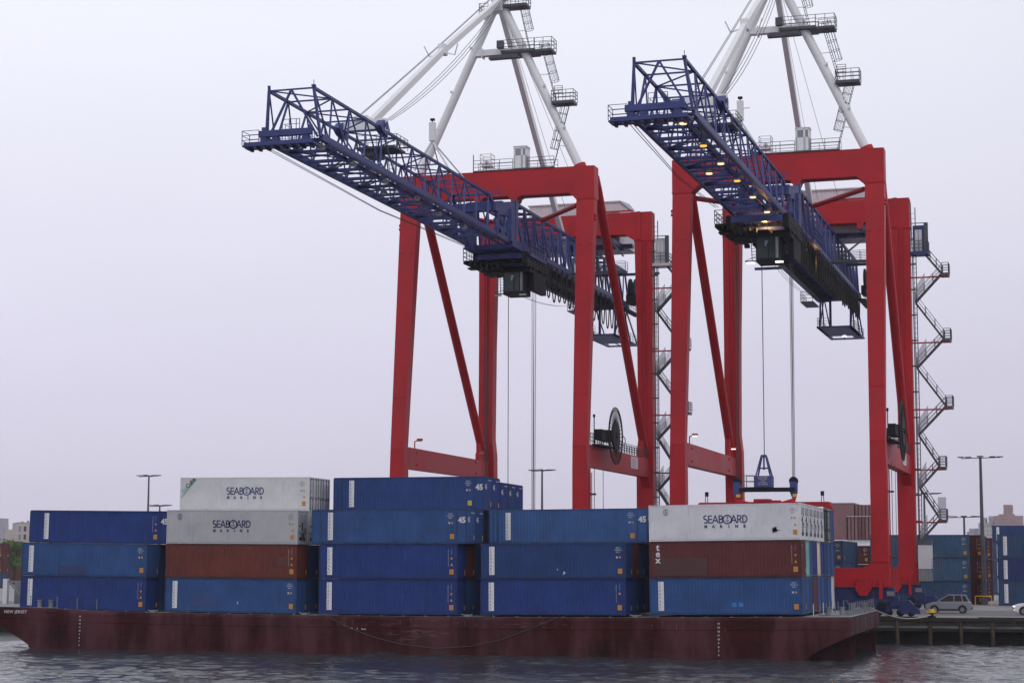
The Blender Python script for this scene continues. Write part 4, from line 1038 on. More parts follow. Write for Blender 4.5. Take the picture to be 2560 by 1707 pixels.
    if lit:
        for lx, ly, lz, pw in ((.8, yc-3.0, 36.0, 260), (2.75, 47, 35.6, 160)):
            ll = bpy.data.lights.new('sodium_lamp_light', 'POINT'); ll.energy = pw; ll.color = (1, .5, .16); ll.shadow_soft_size = .15
            lo_ = bpy.data.objects.new('sodium_lamp_light', ll); COL.objects.link(lo_); lo_.parent = cr; lo_.location = (lx-OR[0], ly-OR[1], lz-OR[2])
    # --- white tripod mast above the portal
    AX = (0, 40.45, 64.6)
    for s in (-1, 1):
        b = MB(); b.tube([(s*9.15, 40.4, 45.35), (s*.35, 40.45, 64.1)], .47, 20, r2=.45)
        for t in (.25, .5, .75):
            p = Vector((s*9.15, 40.4, 45.35)).lerp(Vector((s*.35, 40.45, 64.1)), t); b.box(p.x-.1+s*.5, p.x+.1+s*.5, p.y-.6, p.y-.3, p.z-.12, p.z+.12)
        ml_ = P(b, 'mast_pole', 'white')
        b = MB(); b.tube([(s*9.5, 40.4, 44.6), (s*8.95, 40.4, 45.95)], .68, 18); P(b, 'mast_socket', 'red', ml_)
    b = MB(); b.box(-.6, .6, 39.8, 41.2, 63.3, 65.2); b.tube([(-.8, 40.4, 64.9), (.8, 40.4, 64.9)], .5, 14); P(b, 'mast_head', 'white')
    b = MB(); b.box(-2.9, 2.9, 40.1, 40.9, 58.5, 59.15); 
    for x in (-1.9, .2): b.box(x, x+.12, 40.0, 41.0, 58.3, 59.3)
    P(b, 'mast_cross_beam', 'white')
    b = MB(); b.beam((0, 41, 64.0), (0, 70, 39.5), .55, .75); P(b, 'backstay', 'white')
    j = Vector((0, 22.2, 54.2))
    b = MB(); b.beam((0, 39.9, 64.2), j, .5, .6); b.beam(j, (0, 3.2, 42.6), .5, .62); b.box(-.35, .35, 21.7, 22.7, 53.75, 54.75)
    for s in (-1, 1):
        b.beam((s*.2, 22.2, 54.0), (s*1.3, 22.0, 53.6), .1); b.beam((s*1.3, 22.0, 53.6), (s*1.75, 21.6, 54.6), .09)
    P(b, 'forestay', 'white')
    b = MB()
    def sagline(p, q, s_, x, r, n=12):
        p, q = Vector(p), Vector(q); b.tube([p.lerp(q, i/n)+Vector((x*math.sin(math.pi*i/n), 0, -s_*4*(i/n)*(1-i/n))) for i in range(n+1)], r, 4)
    for x in (-.9, -.75): sagline((x, 39.8, 64.6), (x, 3, 43.4), .1, 0, .03)
    for x, sg_ in ((.5, 1.0), (.75, 1.15), (1.0, 1.3)): sagline((x, 39.8, 64.4), (x+.4, 4.4, 43.0), sg_, .1, .028)
    for x in (-1.5, .9): b.tube([(.2, 41.5, 64), (x+2, 66, 45.7)], .025, 4)
    P(b, 'luffing_ropes', 'rope')
    # camera mast standing on the boom
    b = MB(); b.box(-.28, .28, 19.1, 19.6, 44.5, 46.3); b.beam((0, 19.3, 44.5), (1.7, 19.3, 41.7), .16); b.beam((0, 19.3, 44.5), (-1.8, 19.3, 41.7), .16); b.beam((0, 19.3, 44.5), (1.1, 26, 42), .1); b.beam((0, 19.3, 44.5), (-1.5, 27, 42), .1); b.beam((0, 19.3, 45.6), (.9, 19.3, 45.6), .08)
    cm_ = P(b, 'boom_latch_mast', 'white'); b = MB(); b.box(-.2, .2, 19.2, 19.5, 46.5, 46.7); b.beam((0, 19.3, 46.3), (0, 19.3, 46.55), .08); P(b, 'beacon', 'dark', cm_)
    # --- mast platforms and caged ladders
    def ladder(p, q, cage=True, side=(1, 0, 0)):
        b = MB(); p, q = Vector(p), Vector(q); sv = Vector((.0, .28, 0)); xv = Vector((.12, 0, 0))
        d_ = (q-p); ln = d_.length; d_.normalize()
        for s in (-1, 1): b.beam(p+sv*s-xv*s, q+sv*s-xv*s, .055)
        k = 0
        while k*.32 < ln: a = p+d_*k*.32; b.beam(a-sv+xv, a+sv-xv, .035); k += 1
        if cage:
            sd_ = Vector(side); nn = d_.cross(Vector((0, 1, 0))).normalized(); nn = nn if nn.dot(sd_) > 0 else -nn
            t0_, t1_ = (2.2/ln if cage != 'low' else 0), .97
            hoops = []
            kk = max(3, int(ln*(t1_-t0_)/.95))
            for i in range(kk+1):
                a = p+d_*ln*(t0_+(t1_-t0_)*i/kk); pts = [a+nn*(.45-.45*math.cos(th))+Vector((0, .38*math.sin(th), 0)) for th in [2*math.pi*j_/10 for j_ in range(10)]]
                b.tube(pts, .028, 4, closed=True); hoops.append(pts)
            for j_ in range(2, 9): b.beam(hoops[0][j_], hoops[-1][j_], .035)
        return P(b, 'caged_ladder', 'steel')
    b = MB(); z = 58.75
    b.box(.5, 4.2, 39.5, 42.2, z-.28, z); b.box(4.2, 6.1, 39.7, 41.6, z-.35, z-.1); pf = P(b, 'mast_platform', 'steel')
    b = MB(); b.rail([(.5, 39.5, z), (4.2, 39.5, z)], 1.1, .03, 1.2); b.rail([(4.2, 39.7, z-.1), (6.1, 39.7, z-.1), (6.1, 41.6, z-.1), (4.2, 41.6, z-.1)], 1.25, .03, 1.0); b.rail([(.5, 42.2, z), (4.2, 42.2, z)], 1.1, .03, 1.2); P(b, 'railing', 'steel', pf)
    b = MB(); b.box(-.6, 2.7, 38.6, 39.4, 57.65, 57.85); b.box(-.5, 2.6, 38.6, 39.4, 57.85, 58.05); b.box(.2, .9, 38.9, 39.5, 58.9, 59.7); P(b, 'maintenance_beam', 'steel')
    b = MB(); z = 52.85; b.box(6.1, 8.5, 39.6, 41.3, z-.3, z); b.beam((6.0, 40.4, z-.2), (5.3, 40.4, z-.3), .12); pf = P(b, 'mast_platform', 'steel')
    b = MB(); b.rail([(6.1, 41.3, z), (6.1, 39.6, z), (8.5, 39.6, z), (8.5, 41.3, z), (6.1, 41.3, z)], 1.15, .03, .9); b.rail([(6.2, 40.4, z+.8), (7.1, 40.4, z+.8)], 1.0, .03, .9, 3); P(b, 'railing', 'steel', pf)
    b = MB(); z = 63.85; b.box(.7, 3.3, 39.6, 41.3, z-.3, z); b.box(-2.0, -1.0, 39.6, 41.3, z-1, z-.8); pf = P(b, 'mast_platform', 'steel')
    b = MB(); b.rail([(.7, 39.6, z), (3.3, 39.6, z), (3.3, 41.3, z), (.7, 41.3, z)], 1.1, .03, .9); b.rail([(-1, 39.6, z-.8), (-2.0, 39.6, z-.8), (-2.0, 41.3, z-.8)], 1.1, .03, .9); P(b, 'railing', 'steel', pf)
    ladder((3.5, 40.4, 58.75), (2.4, 40.4, 63.6)); ladder((6.45, 40.4, 52.9), (4.75, 40.4, 59.3))
    ladder((6.05, 40.4, 45.6), (7.9, 40.4, 52.6), True, (-1, 0, 0))
    b = MB(); b.beam((5.6, 40.4, 56), (4.4, 40.4, 56), .07); b.beam((3.1, 40.4, 61), (2.0, 40.4, 61), .07); b.beam((6.6, 40.4, 48.2), (7.8, 40.4, 48), .07); P(b, 'ladder_bracket', 'white')
    # beam top walkway, signal hut
    b = MB(); b.box(-2.5, 6.45, 39.35, 40.1, 45.63, 45.75); wk = P(b, 'beam_walkway', 'steel')
    b = MB(); b.rail([(-2.5, 39.4, 45.75), (1.9, 39.4, 45.75)], 1.1, .03, 1.3, 2); b.rail([(3.5, 39.4, 45.75), (6.45, 39.4, 45.75)], 1.1, .03, 1.2, 2); b.rail([(-2.5, 41.1, 45.65), (6.4, 41.1, 45.65)], 1.15, .025, 2.2, 1); b.beam((-2.5, 39.4, 45.6), (-2.5, 39.4, 47.5), .08); P(b, 'railing', 'steel', wk)
    b = MB(); b.rail([(-1.7, 39.3, 45.75), (-.5, 39.3, 45.75), (-.5, 40.5, 45.75), (-1.7, 40.5, 45.75), (-1.7, 39.3, 45.75)], 1.75, .035, .9, 3); b.box(-1.6, -.6, 39.5, 40.4, 46.2, 46.45); b.box(-1.3, -.9, 39.6, 40, 46.45, 46.8); P(b, 'beacon_stand', 'white')
    b = MB(); x0, x1, y0, y1, z0, z1_ = 2.0, 3.42, 39.3, 40.7, 45.78, 48.1
    b.box(x0, x1, y0+.05, y1, z0, z0+1.35); b.box(x0, x1, y0+.05, y1, z1_-.22, z1_); b.box(x0, x0+.2, y0+.05, y1, z0, z1_-.1); b.box(x1-.6, x1-.4, y0+.05, y0+.2, z0, z1_-.1); b.box(x1-.12, x1, y0+.05, y1, z0, z1_-.1); b.box(x0, x1, y1-.1, y1, z0, z1_-.1); b.box(x0-.05, x1+.05, y0, y1+.05, z1_, z1_+.06); b.box(x0+.1, x1-.1, y0+.2, y1-.2, 45.6, 45.8)
    hut = P(b, 'signal_hut', 'white'); b = MB(); b.box(x0+.2, x1-.6, y0+.08, y0+.1, z0+1.35, z1_-.22); b.box(x1-.4, x1-.12, y0+.08, y0+.1, z0+1.35, z1_-.22); P(b, 'window', 'paleglass', hut)
    # --- machine house
    b = MB(); x0, x1, y0, y1, z0, z1_ = -5.0, 6.3, 68.6, 77.5, 42.6, 47.35
    corr(b, x0, x1, z0, z1_, y0, -1, .35, .03); corr(b, x0, x1, z0, z1_, y1, 1, .35, .03); corr(b, y0, y1, z0, z1_, x1, 1, .35, .03, ax=1); corr(b, y0, y1, z0, z1_, x0, -1, .35, .03, ax=1)
    b.prism([(y0-.15, z1_), (y1+.15, z1_), (y1+.15, z1_+.1), ((y0+y1)/2, z1_+.55), (y0-.15, z1_+.15)], 0, x0-.15, x1+.15); b.box(x0, x1, y0, y1, z0-.15, z0-.002)
    mh = P(b, 'machine_house', 'silver'); b = MB(); b.box(1.8, 3.6, y0-.08, y0-.035, 45.3, 46.1); b.box(x0+.3, x1-.2, y0-.06, y0-.035, 44.0, 44.12); P(b, 'vent', 'grey', mh)
    b = MB(); b.rail([(x0, y0-.6, 45.66), (x1, y0-.6, 45.66)], 1.0, .03, 1.6) if 0 else b.box(2, 8, 68.3, 68.5, 46.1, 46.25); P(b, 'hoist_rail', 'red', mh)
    b = MB(); b.box(5.5, 6.2, 66, 72, 42.0, 42.5); b.box(-5, 7.5, 70, 71, 42.0, 42.45); P(b, 'house_support', 'blue')
    # --- electrical box, stair tower on the right landside leg
    b = MB(); z = 39.4; b.box(10.75, 12.75, 66.6, 68.6, z-.35, z); b.box(11.05, 12.3, 66.9, 68.4, z, 42.4); eb = P(b, 'electrical_house', 'silver' if which == 1 else 'blue')
    b = MB(); b.box(11.3, 11.66, 66.86, 66.9, z+.05, 41.9); b.box(11.7, 12.06, 66.86, 66.9, z+.05, 41.9)
    P(b, 'door', 'silver', eb)
    b = MB(); b.box(11.4, 11.5, 66.84, 66.86, 40.9, 41.6); b.box(11.84, 11.94, 66.84, 66.86, 40.9, 41.6); P(b, 'door_window', 'sticker', eb)
    b = MB(); b.rail([(10.8, 66.6, z), (12.7, 66.6, z), (12.7, 68.5, z)], 1.2, .04, 1.0); b.box(12.3, 12.75, 66.6, 66.63, z, 42.6); b.beam((10.9, 66.6, 42.6), (12.75, 66.6, 42.6), .09); b.beam((12.75, 66.6, z), (12.75, 66.6, 42.6), .07); P(b, 'railing', 'steel', eb)
    b = MB(); b.tube([(10.4, 67, 45.5), (10.75, 67, 45.4), (10.85, 67, 45.0), (10.95, 67, 39), (11.0, 67, 3)], .06, 6); b.beam((11.35, 67, 44.5), (11.35, 67, 2.2), .1); b.beam((11.05, 67.5, 40), (11.05, 67.5, 2.2), .07)
    for i in range(72): b.beam((10.95, 67, 43.8-i*.57), (11.35, 67, 43.8-i*.57), .035)
    for i in range(13): b.box(10.7, 11.3, 66.9, 67.1, 6+i*2.9, 6.15+i*2.9)
    P(b, 'lift_mast', 'steel')
    LV = [(14.2, 36.75), (14.25, 29.3), (14.3, 21.75)]; low = [(13.4, 15.0), (13.35, 9.15)]
    def landing(x, z, big=False):
        b = MB(); x1 = x+.75; b.box(x-.15, x1, 66.2, 68.2, z-.28, z); lo = P(b, 'stair_landing', 'steel')
        b = MB(); b.rail([(x, 66.2, z), (x1, 66.2, z), (x1, 68.2, z), (x, 68.2, z)], 1.15, .04, 1.0, 3); P(b, 'railing', 'steel', lo)
        b = MB(); b.beam((10.7, 67, z-.32), (x+.2, 67, z-.32), .16); b.box(x-.1, x1, 66.25, 66.4, z-.42, z-.29); P(b, 'landing_bracket', 'red', lo)
        return lo
    def flight(xa, za, xb, zb, y, mesh=False):
        b = MB()
        for dy in (0, .8): b.beam((xa, y+dy, za), (xb, y+dy, zb), .05, .2)
        n = max(3, int(abs(zb-za)/.24))
        for k in range(n): t = (k+.5)/n; b.box(xa+(xb-xa)*t-.14, xa+(xb-xa)*t+.14, y, y+.8, za+(zb-za)*t-.02, za+(zb-za)*t+.02)
        for dy in (0, .8):
            for h_ in (.55, 1.05): b.beam((xa, y+dy, za+h_), (xb, y+dy, zb+h_), .05)
            for k in range(4): t = k/3; b.beam((xa+(xb-xa)*t, y+dy, za+(zb-za)*t), (xa+(xb-xa)*t, y+dy, za+(zb-za)*t+1.05), .05)
        fo = P(b, 'stair_flight', 'steel')
        if mesh:
            b = MB(); x2 = xa+(xb-xa)*.62; z2 = za+(zb-za)*.62
            b.prism([(xb, zb+.2), (xb, zb+1.6), (x2, z2+2.1), (x2, z2+.2)], 1, y-.05, y-.03); P(b, 'mesh_guard', 'expand', fo)
        return fo
    prev = (12.2, 39.3)
    for x, z in LV:
        flight(prev[0], prev[1], x, z, 67.3); landing(x, z)
        flight(x, z, 11.2, z-3.2, 66.3, True); prev = (11.2, z-3.2)
    for x, z in low:
        flight(prev[0], prev[1], x, z+.0, 67.3); landing(x, z, True)
        e_ = 11.2; flight(x, z, e_, z-2.4, 66.3, True); prev = (e_, z-2.4)
    b = MB(); b.box(13.2, 14.1, 66.15, 66.18, 9.2, 11.6); P(b, 'mesh_guard', 'expand')
    b = MB(); b.box(10.95, 12.4, 65.9, 67.4, 3.7, 6.3); corr(b, 10.95, 12.4, 3.7, 6.3, 65.88, -1, .29, .04); ec = P(b, 'electrical_cabinet', 'silver')
    b = MB(); corr(b, 10.97, 12.38, 2.35, 3.65, 65.9, -1, .29, .06); b.box(10.97, 12.38, 65.95, 67.3, 2.35, 3.65); P(b, 'louvre', 'grey', ec)
    b = MB(); b.rail([(12.4, 66, 3.7), (13.5, 66, 3.7), (13.5, 67.4, 3.7)], 1.1, .03, .8); b.box(12.4, 13.5, 66, 67.4, 3.55, 3.7); b.box(10.9, 12.4, 66.3, 67.5, 6.3, 6.9); P(b, 'service_platform', 'steel')
    # --- cable reel on the right portal tie
    b = MB(); X = 11.5; Yr, Zr = 45.6, 17.6
    for rr, w_ in ((3.0, .07), (2.75, .05)): b.tube([(X, Yr+rr*math.cos(t), Zr+rr*math.sin(t)) for t in [i*math.pi/24 for i in range(48)]], w_, 5, closed=True)
    for i in range(36):
        t = i*math.pi/18; b.beam((X, Yr+.5*math.cos(t), Zr+.5*math.sin(t)), (X, Yr+3*math.cos(t), Zr+3*math.sin(t)), .05, .09)
    b.tube([(X-.12, Yr, Zr), (X+.12, Yr, Zr)], 1.5, 30); b.tube([(X-.2, Yr, Zr), (X+.25, Yr, Zr)], .3, 12)
    P(b, 'cable_reel', 'black')
    b = MB(); b.box(10.5, 11.3, 40.5, 44.6, 16.9, 18.0); b.box(10.3, 11.2, 44.4, 46.6, 17.0, 18.2); b.rail([(10.4, 39.4, 16.35), (10.4, 44.6, 16.35)], 1.2, .04, .8); b.beam((10.6, 40, 16.3), (10.6, 40, 19.3), .09); b.box(10.5, 10.7, 39.9, 40.1, 19.2, 19.5); b.box(10.35, 11.2, 40, 46.6, 16.3, 16.45)
    b.tube([(11.5, 48.4, 17.9), (11.6, 49.3, 17.6), (11.6, 49.4, 17.0), (11.5, 48.7, 16.8)], .05, 5)
    P(b, 'reel_drive', 'dark')
    b = MB(); b.rail([(9.5, 47, 16.35), (9.5, 66, 16.35)], 1.05, .03, 1.2, 3); b.rail([(10.3, 47, 16.35), (10.3, 66, 16.35)], 1.05, .03, 1.2, 3); P(b, 'tie_beam_railing', 'steel')
    b = MB(); b.box(9.25, 9.3, 56.6, 59.4, 14.75, 16.1) if 0 else b.box(9.2, 9.26, 57.0, 59.6, 14.75, 16.1)
    sg = P(b, 'notice_board', 'sticker'); 
    b = MB()
    b.box(10.36, 10.42, 57.0, 60.2, 14.8, 16.1); P(b, 'notice_board', 'sticker')
    b = MB()
    for k in range(6):
        for X_ in (9.19, 10.43): b.box(X_-.005, X_+.005, 57.4, 59.3-.2*(k % 2), 15.0+k*.17, 15.05+k*.17)
    P(b, 'notice_print', 'greyink')
    b = MB(); b.box(-.0+11.0, 11.05, 42.0, 42.05, -.6, 14); b.tube([(11.05, 38.3, 14.1), (11.05, 38.3, -.2)], .035, 5); b.box(10.7, 11.25, 38.15, 38.35, 4.9+.0, 5.1); b.box(10.7, 11.25, 38.15, 38.35, 11.1, 11.3); P(b, 'feed_cable', 'steel')
    b = MB(); b.beam((10.85, 38.0, 1.9), (10.85, 38.0, 13.4), .07); b.beam((10.85, 37.5, 1.9), (10.85, 37.5, 13.4), .07)
    for k in range(34): b.beam((10.85, 37.5, 2.1+k*.33), (10.85, 38.0, 2.1+k*.33), .04)
    P(b, 'leg_ladder', 'red')
    # --- portal floodlights on the left tie beam
    for x, y, z in ((-9.3, 41.3, 17.1), (-9.2, 62.2, 17.0)):
        b = MB(); b.beam((-9.6, y, 16.3), (-9.6, y, z), .1); b.beam((-9.6, y, z), (x+.2, y, z+.15), .1); b.box(x+.0, x+.55, y-.2, y+.2, z+.08, z+.3); lo = P(b, 'portal_floodlight', 'red')
        b = MB(); b.box(x+.05, x+.5, y-.22, y+.1, z+.0, z+.09); P(b, 'lamp_lens', 'lampwhite' if lit else 'lampoff', lo)
    return cr
X0C = (-24.8295, 5.1162)
c1 = make_crane(X0C[0], 1)
c2 = make_crane(X0C[1], 2)
# rails the cranes run on
for y in (37.5, 67.2):
    r_ = MB(); r_.box(-120, 60, y-.06, y+.06, QUAY, QUAY+.02); o = r_.build('crane_rail', M['steel']); o.location = c2w(0, 0, 0); o.rotation_euler.z = PSI
    tag(o, None, None, kind='structure')
    o['label'] = 'steel crane rail set in the quay'; o['category'] = 'rail'

# ---------------------------------------------------------------- spreaders on the ropes
def make_spreader(xc, yc, zt, which):
    p0 = c2w(xc, yc, zt); SO = (0, 0, 0)
    sp = thing('container_spreader', ('spreader hanging from the left crane down behind the middle stacks', 'red spreader with blue head block hanging just above the rightmost stack')[which-1], 'spreader', p0, PSI, 'spreaders on the crane ropes')
    b = MB(); b.box(-2.35, 2.9, -.45, -.15, .62, 1.0); b.box(-2.35, 2.9, .15, .45, .62, 1.0); b.box(-2.2, -1.9, -.4, .4, .6, .95); b.box(2.6, 2.8, -.4, .4, .6, .95); P1 = b.build('head_block', M['dark'], sp)
    b = MB(); b.box(-.85, .75, -.75, .75, 1.05, 2.1); tb = b.build('cable_basket', M['blue'], sp)
    b = MB()
    for sx in (-1, 1):
        for sy in (-1, 1): b.beam((-.05+sx*.68, sy*.6, 2.1), (-.05+sx*.22, sy*.2, 4.0), .11)
    b.box(-.3, .2, -.25, .25, 3.9, 4.12); b.box(-.5, .4, -.4, .4, 2.8, 2.9); b.box(-.3, .2, -.2, .2, 2.7, 3.85) if 0 else b.box(-.12, .02, -.1, .1, 2.7, 3.9)
    b.build('rope_guide_tower', M['blue'], tb)
    t = MB()
    for i, s_ in enumerate(('AUTHORIZED', 'PERSONNEL', 'ONLY', 'NO RIDING', 'ON SPREADER')): text(t, s_, .15, (-.05, -.756, 1.97-i*.17))
    t.build('lettering', mat('cream_lettering', (.75, .6, .4), .6, dirt=0), tb)
    b = MB(); b.rail([(-1.85, -.6, 1.05), (-.9, -.6, 1.05)], 1.1, .035, .8, 1); b.rail([(-1.85, .6, 1.05), (-.9, .6, 1.05)], 1.1, .035, .8, 1); b.box(-1.9, -.9, -.6, .6, 1.0, 1.06); b.build('railing', M['steel'], sp)
    for x in (-2.65, 2.75):
        b = MB(); b.prism([(x-.34, .55), (x-.34, 1.55), (x+.34, 1.55), (x+.34, .55), (x+.12, 0), (x-.12, 0)], 1, -.3, .3); sh = b.build('sheave_block', M['blue'], sp)
        b = MB(); b.tube([(x, -.22, 1.6), (x, .22, 1.6)], .42, 18); b.build('sheave', M['dark'], sh)
        b = MB(); b.box(x-.05, x+.35, -.34, -.3, .1, .38); b.build('pin_plate', M['yellow'], sh)
    b = MB(); b.box(-2.6, 3.0, -.7, .7, -.85, -.35)
    for x, s in ((-2.4, -1), (2.5, 1)): b.prism([(x-s*.9, -.35), (x, -.1), (x+s*.45, .12), (x+s*.3, -.35)], 1, -.4, .4)
    b.box(-.95, .55, -.8, .8, -.35, -.08); b.box(.6, 1.5, -.3, .3, -.35, -.2)
    b.build('spreader_frame', M['red'], sp)
    for s in (-1, 1):
        b = MB(); b.box(2.2*s, 6.15*s, -.75, -.45, -.8, -.38); b.box(2.2*s, 6.15*s, .45, .75, -.8, -.38); b.box(5.85*s, 6.2*s, -1.15, 1.15, -.95, -.45); b.prism([(6.15*s, -.5), (6.6*s, -1.1), (6.75*s, -1.55), (6.2*s, -.9)], 1, -1.1, -.8)
        b.build('telescopic_arm', M['red'], sp)
        b = MB(); b.box(5.35*s-.3*(s < 0), 5.35*s+.3*(s > 0)+.0, -.6, -.3, .2, .62); b.beam((5.4*s, -.5, -.4), (5.45*s, -.5, .3), .06); b.beam((5.65*s, -.5, -.4), (5.6*s, -.5, .3), .06); b.build('flipper_lamp', M['dark'], sp)
    return sp
make_spreader(X0C[1], 30.0, 10.35, 2)
make_spreader(X0C[0], 44.5, 3.4, 1)
# ---------------------------------------------------------------- container yard behind the cranes
def ypack(x0, y, rows, tiers, cols, zb=QUAY, logo=None, desc='', xn=1, end='wall', marks='h', H=HC):
    i = 0
    for r_ in range(rows):
        for t_ in range(tiers):
            for k in range(xn):
                if r_ > 0 and t_ < 0: continue
                c = cols[i % len(cols)]; i += 1
                nm = {0: 'bottom', 1: 'second level', 2: 'third level', 3: 'topmost'}[t_]
                container((x0+k*12.45, y+r_*2.5, zb+t_*(H+.014)), 'dry', c, H, end=end, logo=logo, marks=marks if r_ == 0 else None,
                          label='%s container, %s%s, %s' % (CNY[c], nm, (', %s row back' % ORD[r_]) if r_ else '', desc+('' if xn == 1 else (', left one', ', middle one', ', right one')[k] if xn == 3 else (', left one', ', right one')[k])),
                          group='containers stacked in the yard')
YB1, YB2, YBR, YBD = (.045, .10, .185), (.024, .046, .15), (.095, .03, .036), (.034, .072, .155)
CNY = {YB1: 'teal blue', YB2: 'royal blue', YBR: 'maroon', YBD: 'dull blue'}
ypack(24.35, 92, 1, 3, [YBD, YB2, YBD], logo='strip', desc='at the right edge of the photo')
ypack(18.5, 182, 1, 4, [YBD, YB2, YBD, YB2], logo='strip', desc='in the far stack behind the right edge stack') if 0 else None
ypack(20.96, 182, 1, 4, [YBD, YBD, YBD, YB2], logo='strip', desc='in the taller far stack at right')
ypack(8.67, 94.5, 1, 3, [YBD, YB1, YB1], desc='behind the right crane and white cabinet')
ypack(10.3, 97.2, 4, 3, [YBR], desc='behind the tall light pole', marks='vt')
ypack(10.5, 125, 1, 3, [YBR], desc='farther back beside the light pole', marks='vt')
ypack(10.1, 117, 1, 3, [YB2], desc='in the far row behind the maroon stack')
ypack(-5.4, 80, 7, 3, [YBD, YBD, YBD, YB1, YBD, YBD], desc='beside the right crane base', H=2.591)
ypack(-5.2, 112, 1, 3, [YBR], desc='beyond the crane base', H=2.5)
ypack(-178.9, 180, 1, 3, [YBD, YBR, YBR], desc='at the left edge of the photo', marks='vt')
ypack(-174.4, 179.2, 1, 3, [YBR], desc='left edge of the photo, maroon stack', marks='vt') if 0 else None
# yellow guard frame in front of the maroon stack
g_ = MB(); g_.tube([(0, 0, 0), (0, 0, 1.15), (1.95, 0, 1.15), (1.95, 0, 0)], .06, 8); g_.tube([(0, 0, 0), (0, 0, .02)], .14, 8); g_.tube([(1.95, 0, 0), (1.95, 0, .02)], .14, 8)
o = g_.build('guard_rail', M['yellow']); o.location = (21.6, 91, QUAY); tag(o, 'yellow tubular guard frame standing before the maroon containers', 'guard rail')

# ---------------------------------------------------------------- light poles
def pole(x, y, ztop, label, arms=4, r=.16, span=2.6, grp='light poles of the terminal'):
    t = thing('light_pole', label, 'light pole', (x, y, QUAY), 0, grp); H = ztop-QUAY
    b = MB(); b.tube([(0, 0, 0), (0, 0, H)], r*1.6, 10, r2=r*.8); b.tube([(0, 0, 0), (0, 0, .5)], r*2.4, 10); b.build('pole', M['steel'], t)
    b = MB()
    b.beam((-span*.8, 0, H-.15), (span*.8, 0, H-.05), .1); b.beam((0, -span*.5, H-.1), (0, span*.5, H-.1), .1); b.build('cross_arm', M['steel'], t)
    for sx, sy in ((-.8, 0), (-.5, .1), (.5, -.1), (.8, 0), (0, .5), (0, -.5))[:arms+2]:
        b = MB(); b.box(sx*span-.38, sx*span+.38, sy*span-.17, sy*span+.17, H-.04, H+.08); b.build('lamp_head', M['dark'], t)
    return t
pole(22.5, 95, 17.6, 'tall dark light pole in front of the maroon containers at right', r=.2, span=3.0)
pole(19.1, 122, 10.85, 'short light pole rising left of the far right towers'); 
pole(13.2, 130, 14.4, 'light pole seen through the stair tower of the right crane')
pole(-41.3, 120, 17.9, 'light pole standing under the left crane beside its hoist ropes', span=2.1)
pole(-105.2, 120, 17.75, 'taller light pole behind the leftmost stack', span=2.1)
pole(-104.2, 122, 13.15, 'lower light pole head just above the leftmost stack', span=2.1)
pole(-187, 200, 13.5, 'light pole at the far left edge', span=2.1)
fl = thing('flagpole', 'small flagpole with a limp red flag beyond the fourth stack', 'flagpole', (-37.6, 125, QUAY))
MB().tube([(0, 0, 0), (0, 0, 12.4)], .07, 6).build('pole', M['grey'], fl); b = MB(); b.prism([(.05, 10.0), (.05, 12.0), (.4, 11.6), (.25, 10.1)], 1, -.03, .03); b.build('flag', mat('limp_red_flag', (.45, .08, .09), .8), fl)

# ---------------------------------------------------------------- buildings
def windows(b_parent, rects, y, m='paleglass', name='window', depth=.12, frame=None):
    for x0, x1, z0, z1 in rects:
        f = MB(); f.box(x0, x1, y-.06, y-.02, z0, z1); wo = f.build(name, M[m], b_parent)
        if frame:
            f = MB(); t_ = .12
            f.box(x0-t_, x1+t_, y-.12, y-.002, z1, z1+t_); f.box(x0-t_, x1+t_, y-.12, y-.002, z0-t_, z0); f.box(x0-t_, x0, y-.1, y-.003, z0, z1); f.box(x1, x1+t_, y-.1, y-.003, z0, z1)
            f.build('window_frame', frame, wo)
M['cream'] = mat('cream_render', (.52, .49, .47), .8, dirt=.12)
M['pinkb'] = mat('pinkish_brick_far', (.36, .25, .27), .85, dirt=.15)
M['greyb'] = mat('grey_facade_far', (.42, .41, .44), .85, dirt=.15)
M['brickred'] = mat('dark_red_brick', (.15, .055, .055), .85, dirt=.2)
M['stone'] = mat('pale_stone_trim', (.45, .43, .44), .8, dirt=.15)
wh = thing('warehouse', 'large plain brown clad warehouse beyond the right crane with a white lower wall', 'warehouse', (-5, 200, QUAY))
WO = (-5, 200, QUAY)
b = MB(); corr(b, -9.5, -3.95, 8.75, 15.3, 200, -1, .6, .06); b.box(-9.5, -3.95, 200.01, 230, 8.75, 15.3); b.box(-3.95, -.7, 200.6, 230, 8.75, 15.05); corr(b, -3.95, -.7, 8.75, 15.05, 200.6, -1, .6, .06); b.build('wall', M['brick'], wh, WO)
b = MB(); b.box(-5.2, -.7, 199.4, 199.9, 12.85, 13.0); b.box(-9.6, -3.9, 199.9, 230, 15.3, 15.45); b.build('roof_trim', M['stone'], wh, WO)
b = MB(); b.box(-5.2, -.75, 199.55, 200, 8.75, 12.82); corr(b, -5.2, -.75, 8.75, 12.82, 199.55, -1, .6, .06); b.build('loading_bay', M['brick'], wh, WO)
b = MB(); b.box(-9.5, -.7, 200, 230, QUAY, 8.7); b.build('lower_wall', M['sticker'], wh, WO)
b = MB(); b.box(-2.95, -2.8, 199.35, 199.5, 8.75, 12.8); b.box(-2.3, -2.15, 199.35, 199.5, 8.75, 12.8); b.build('downpipe', M['brickred'], wh, WO)
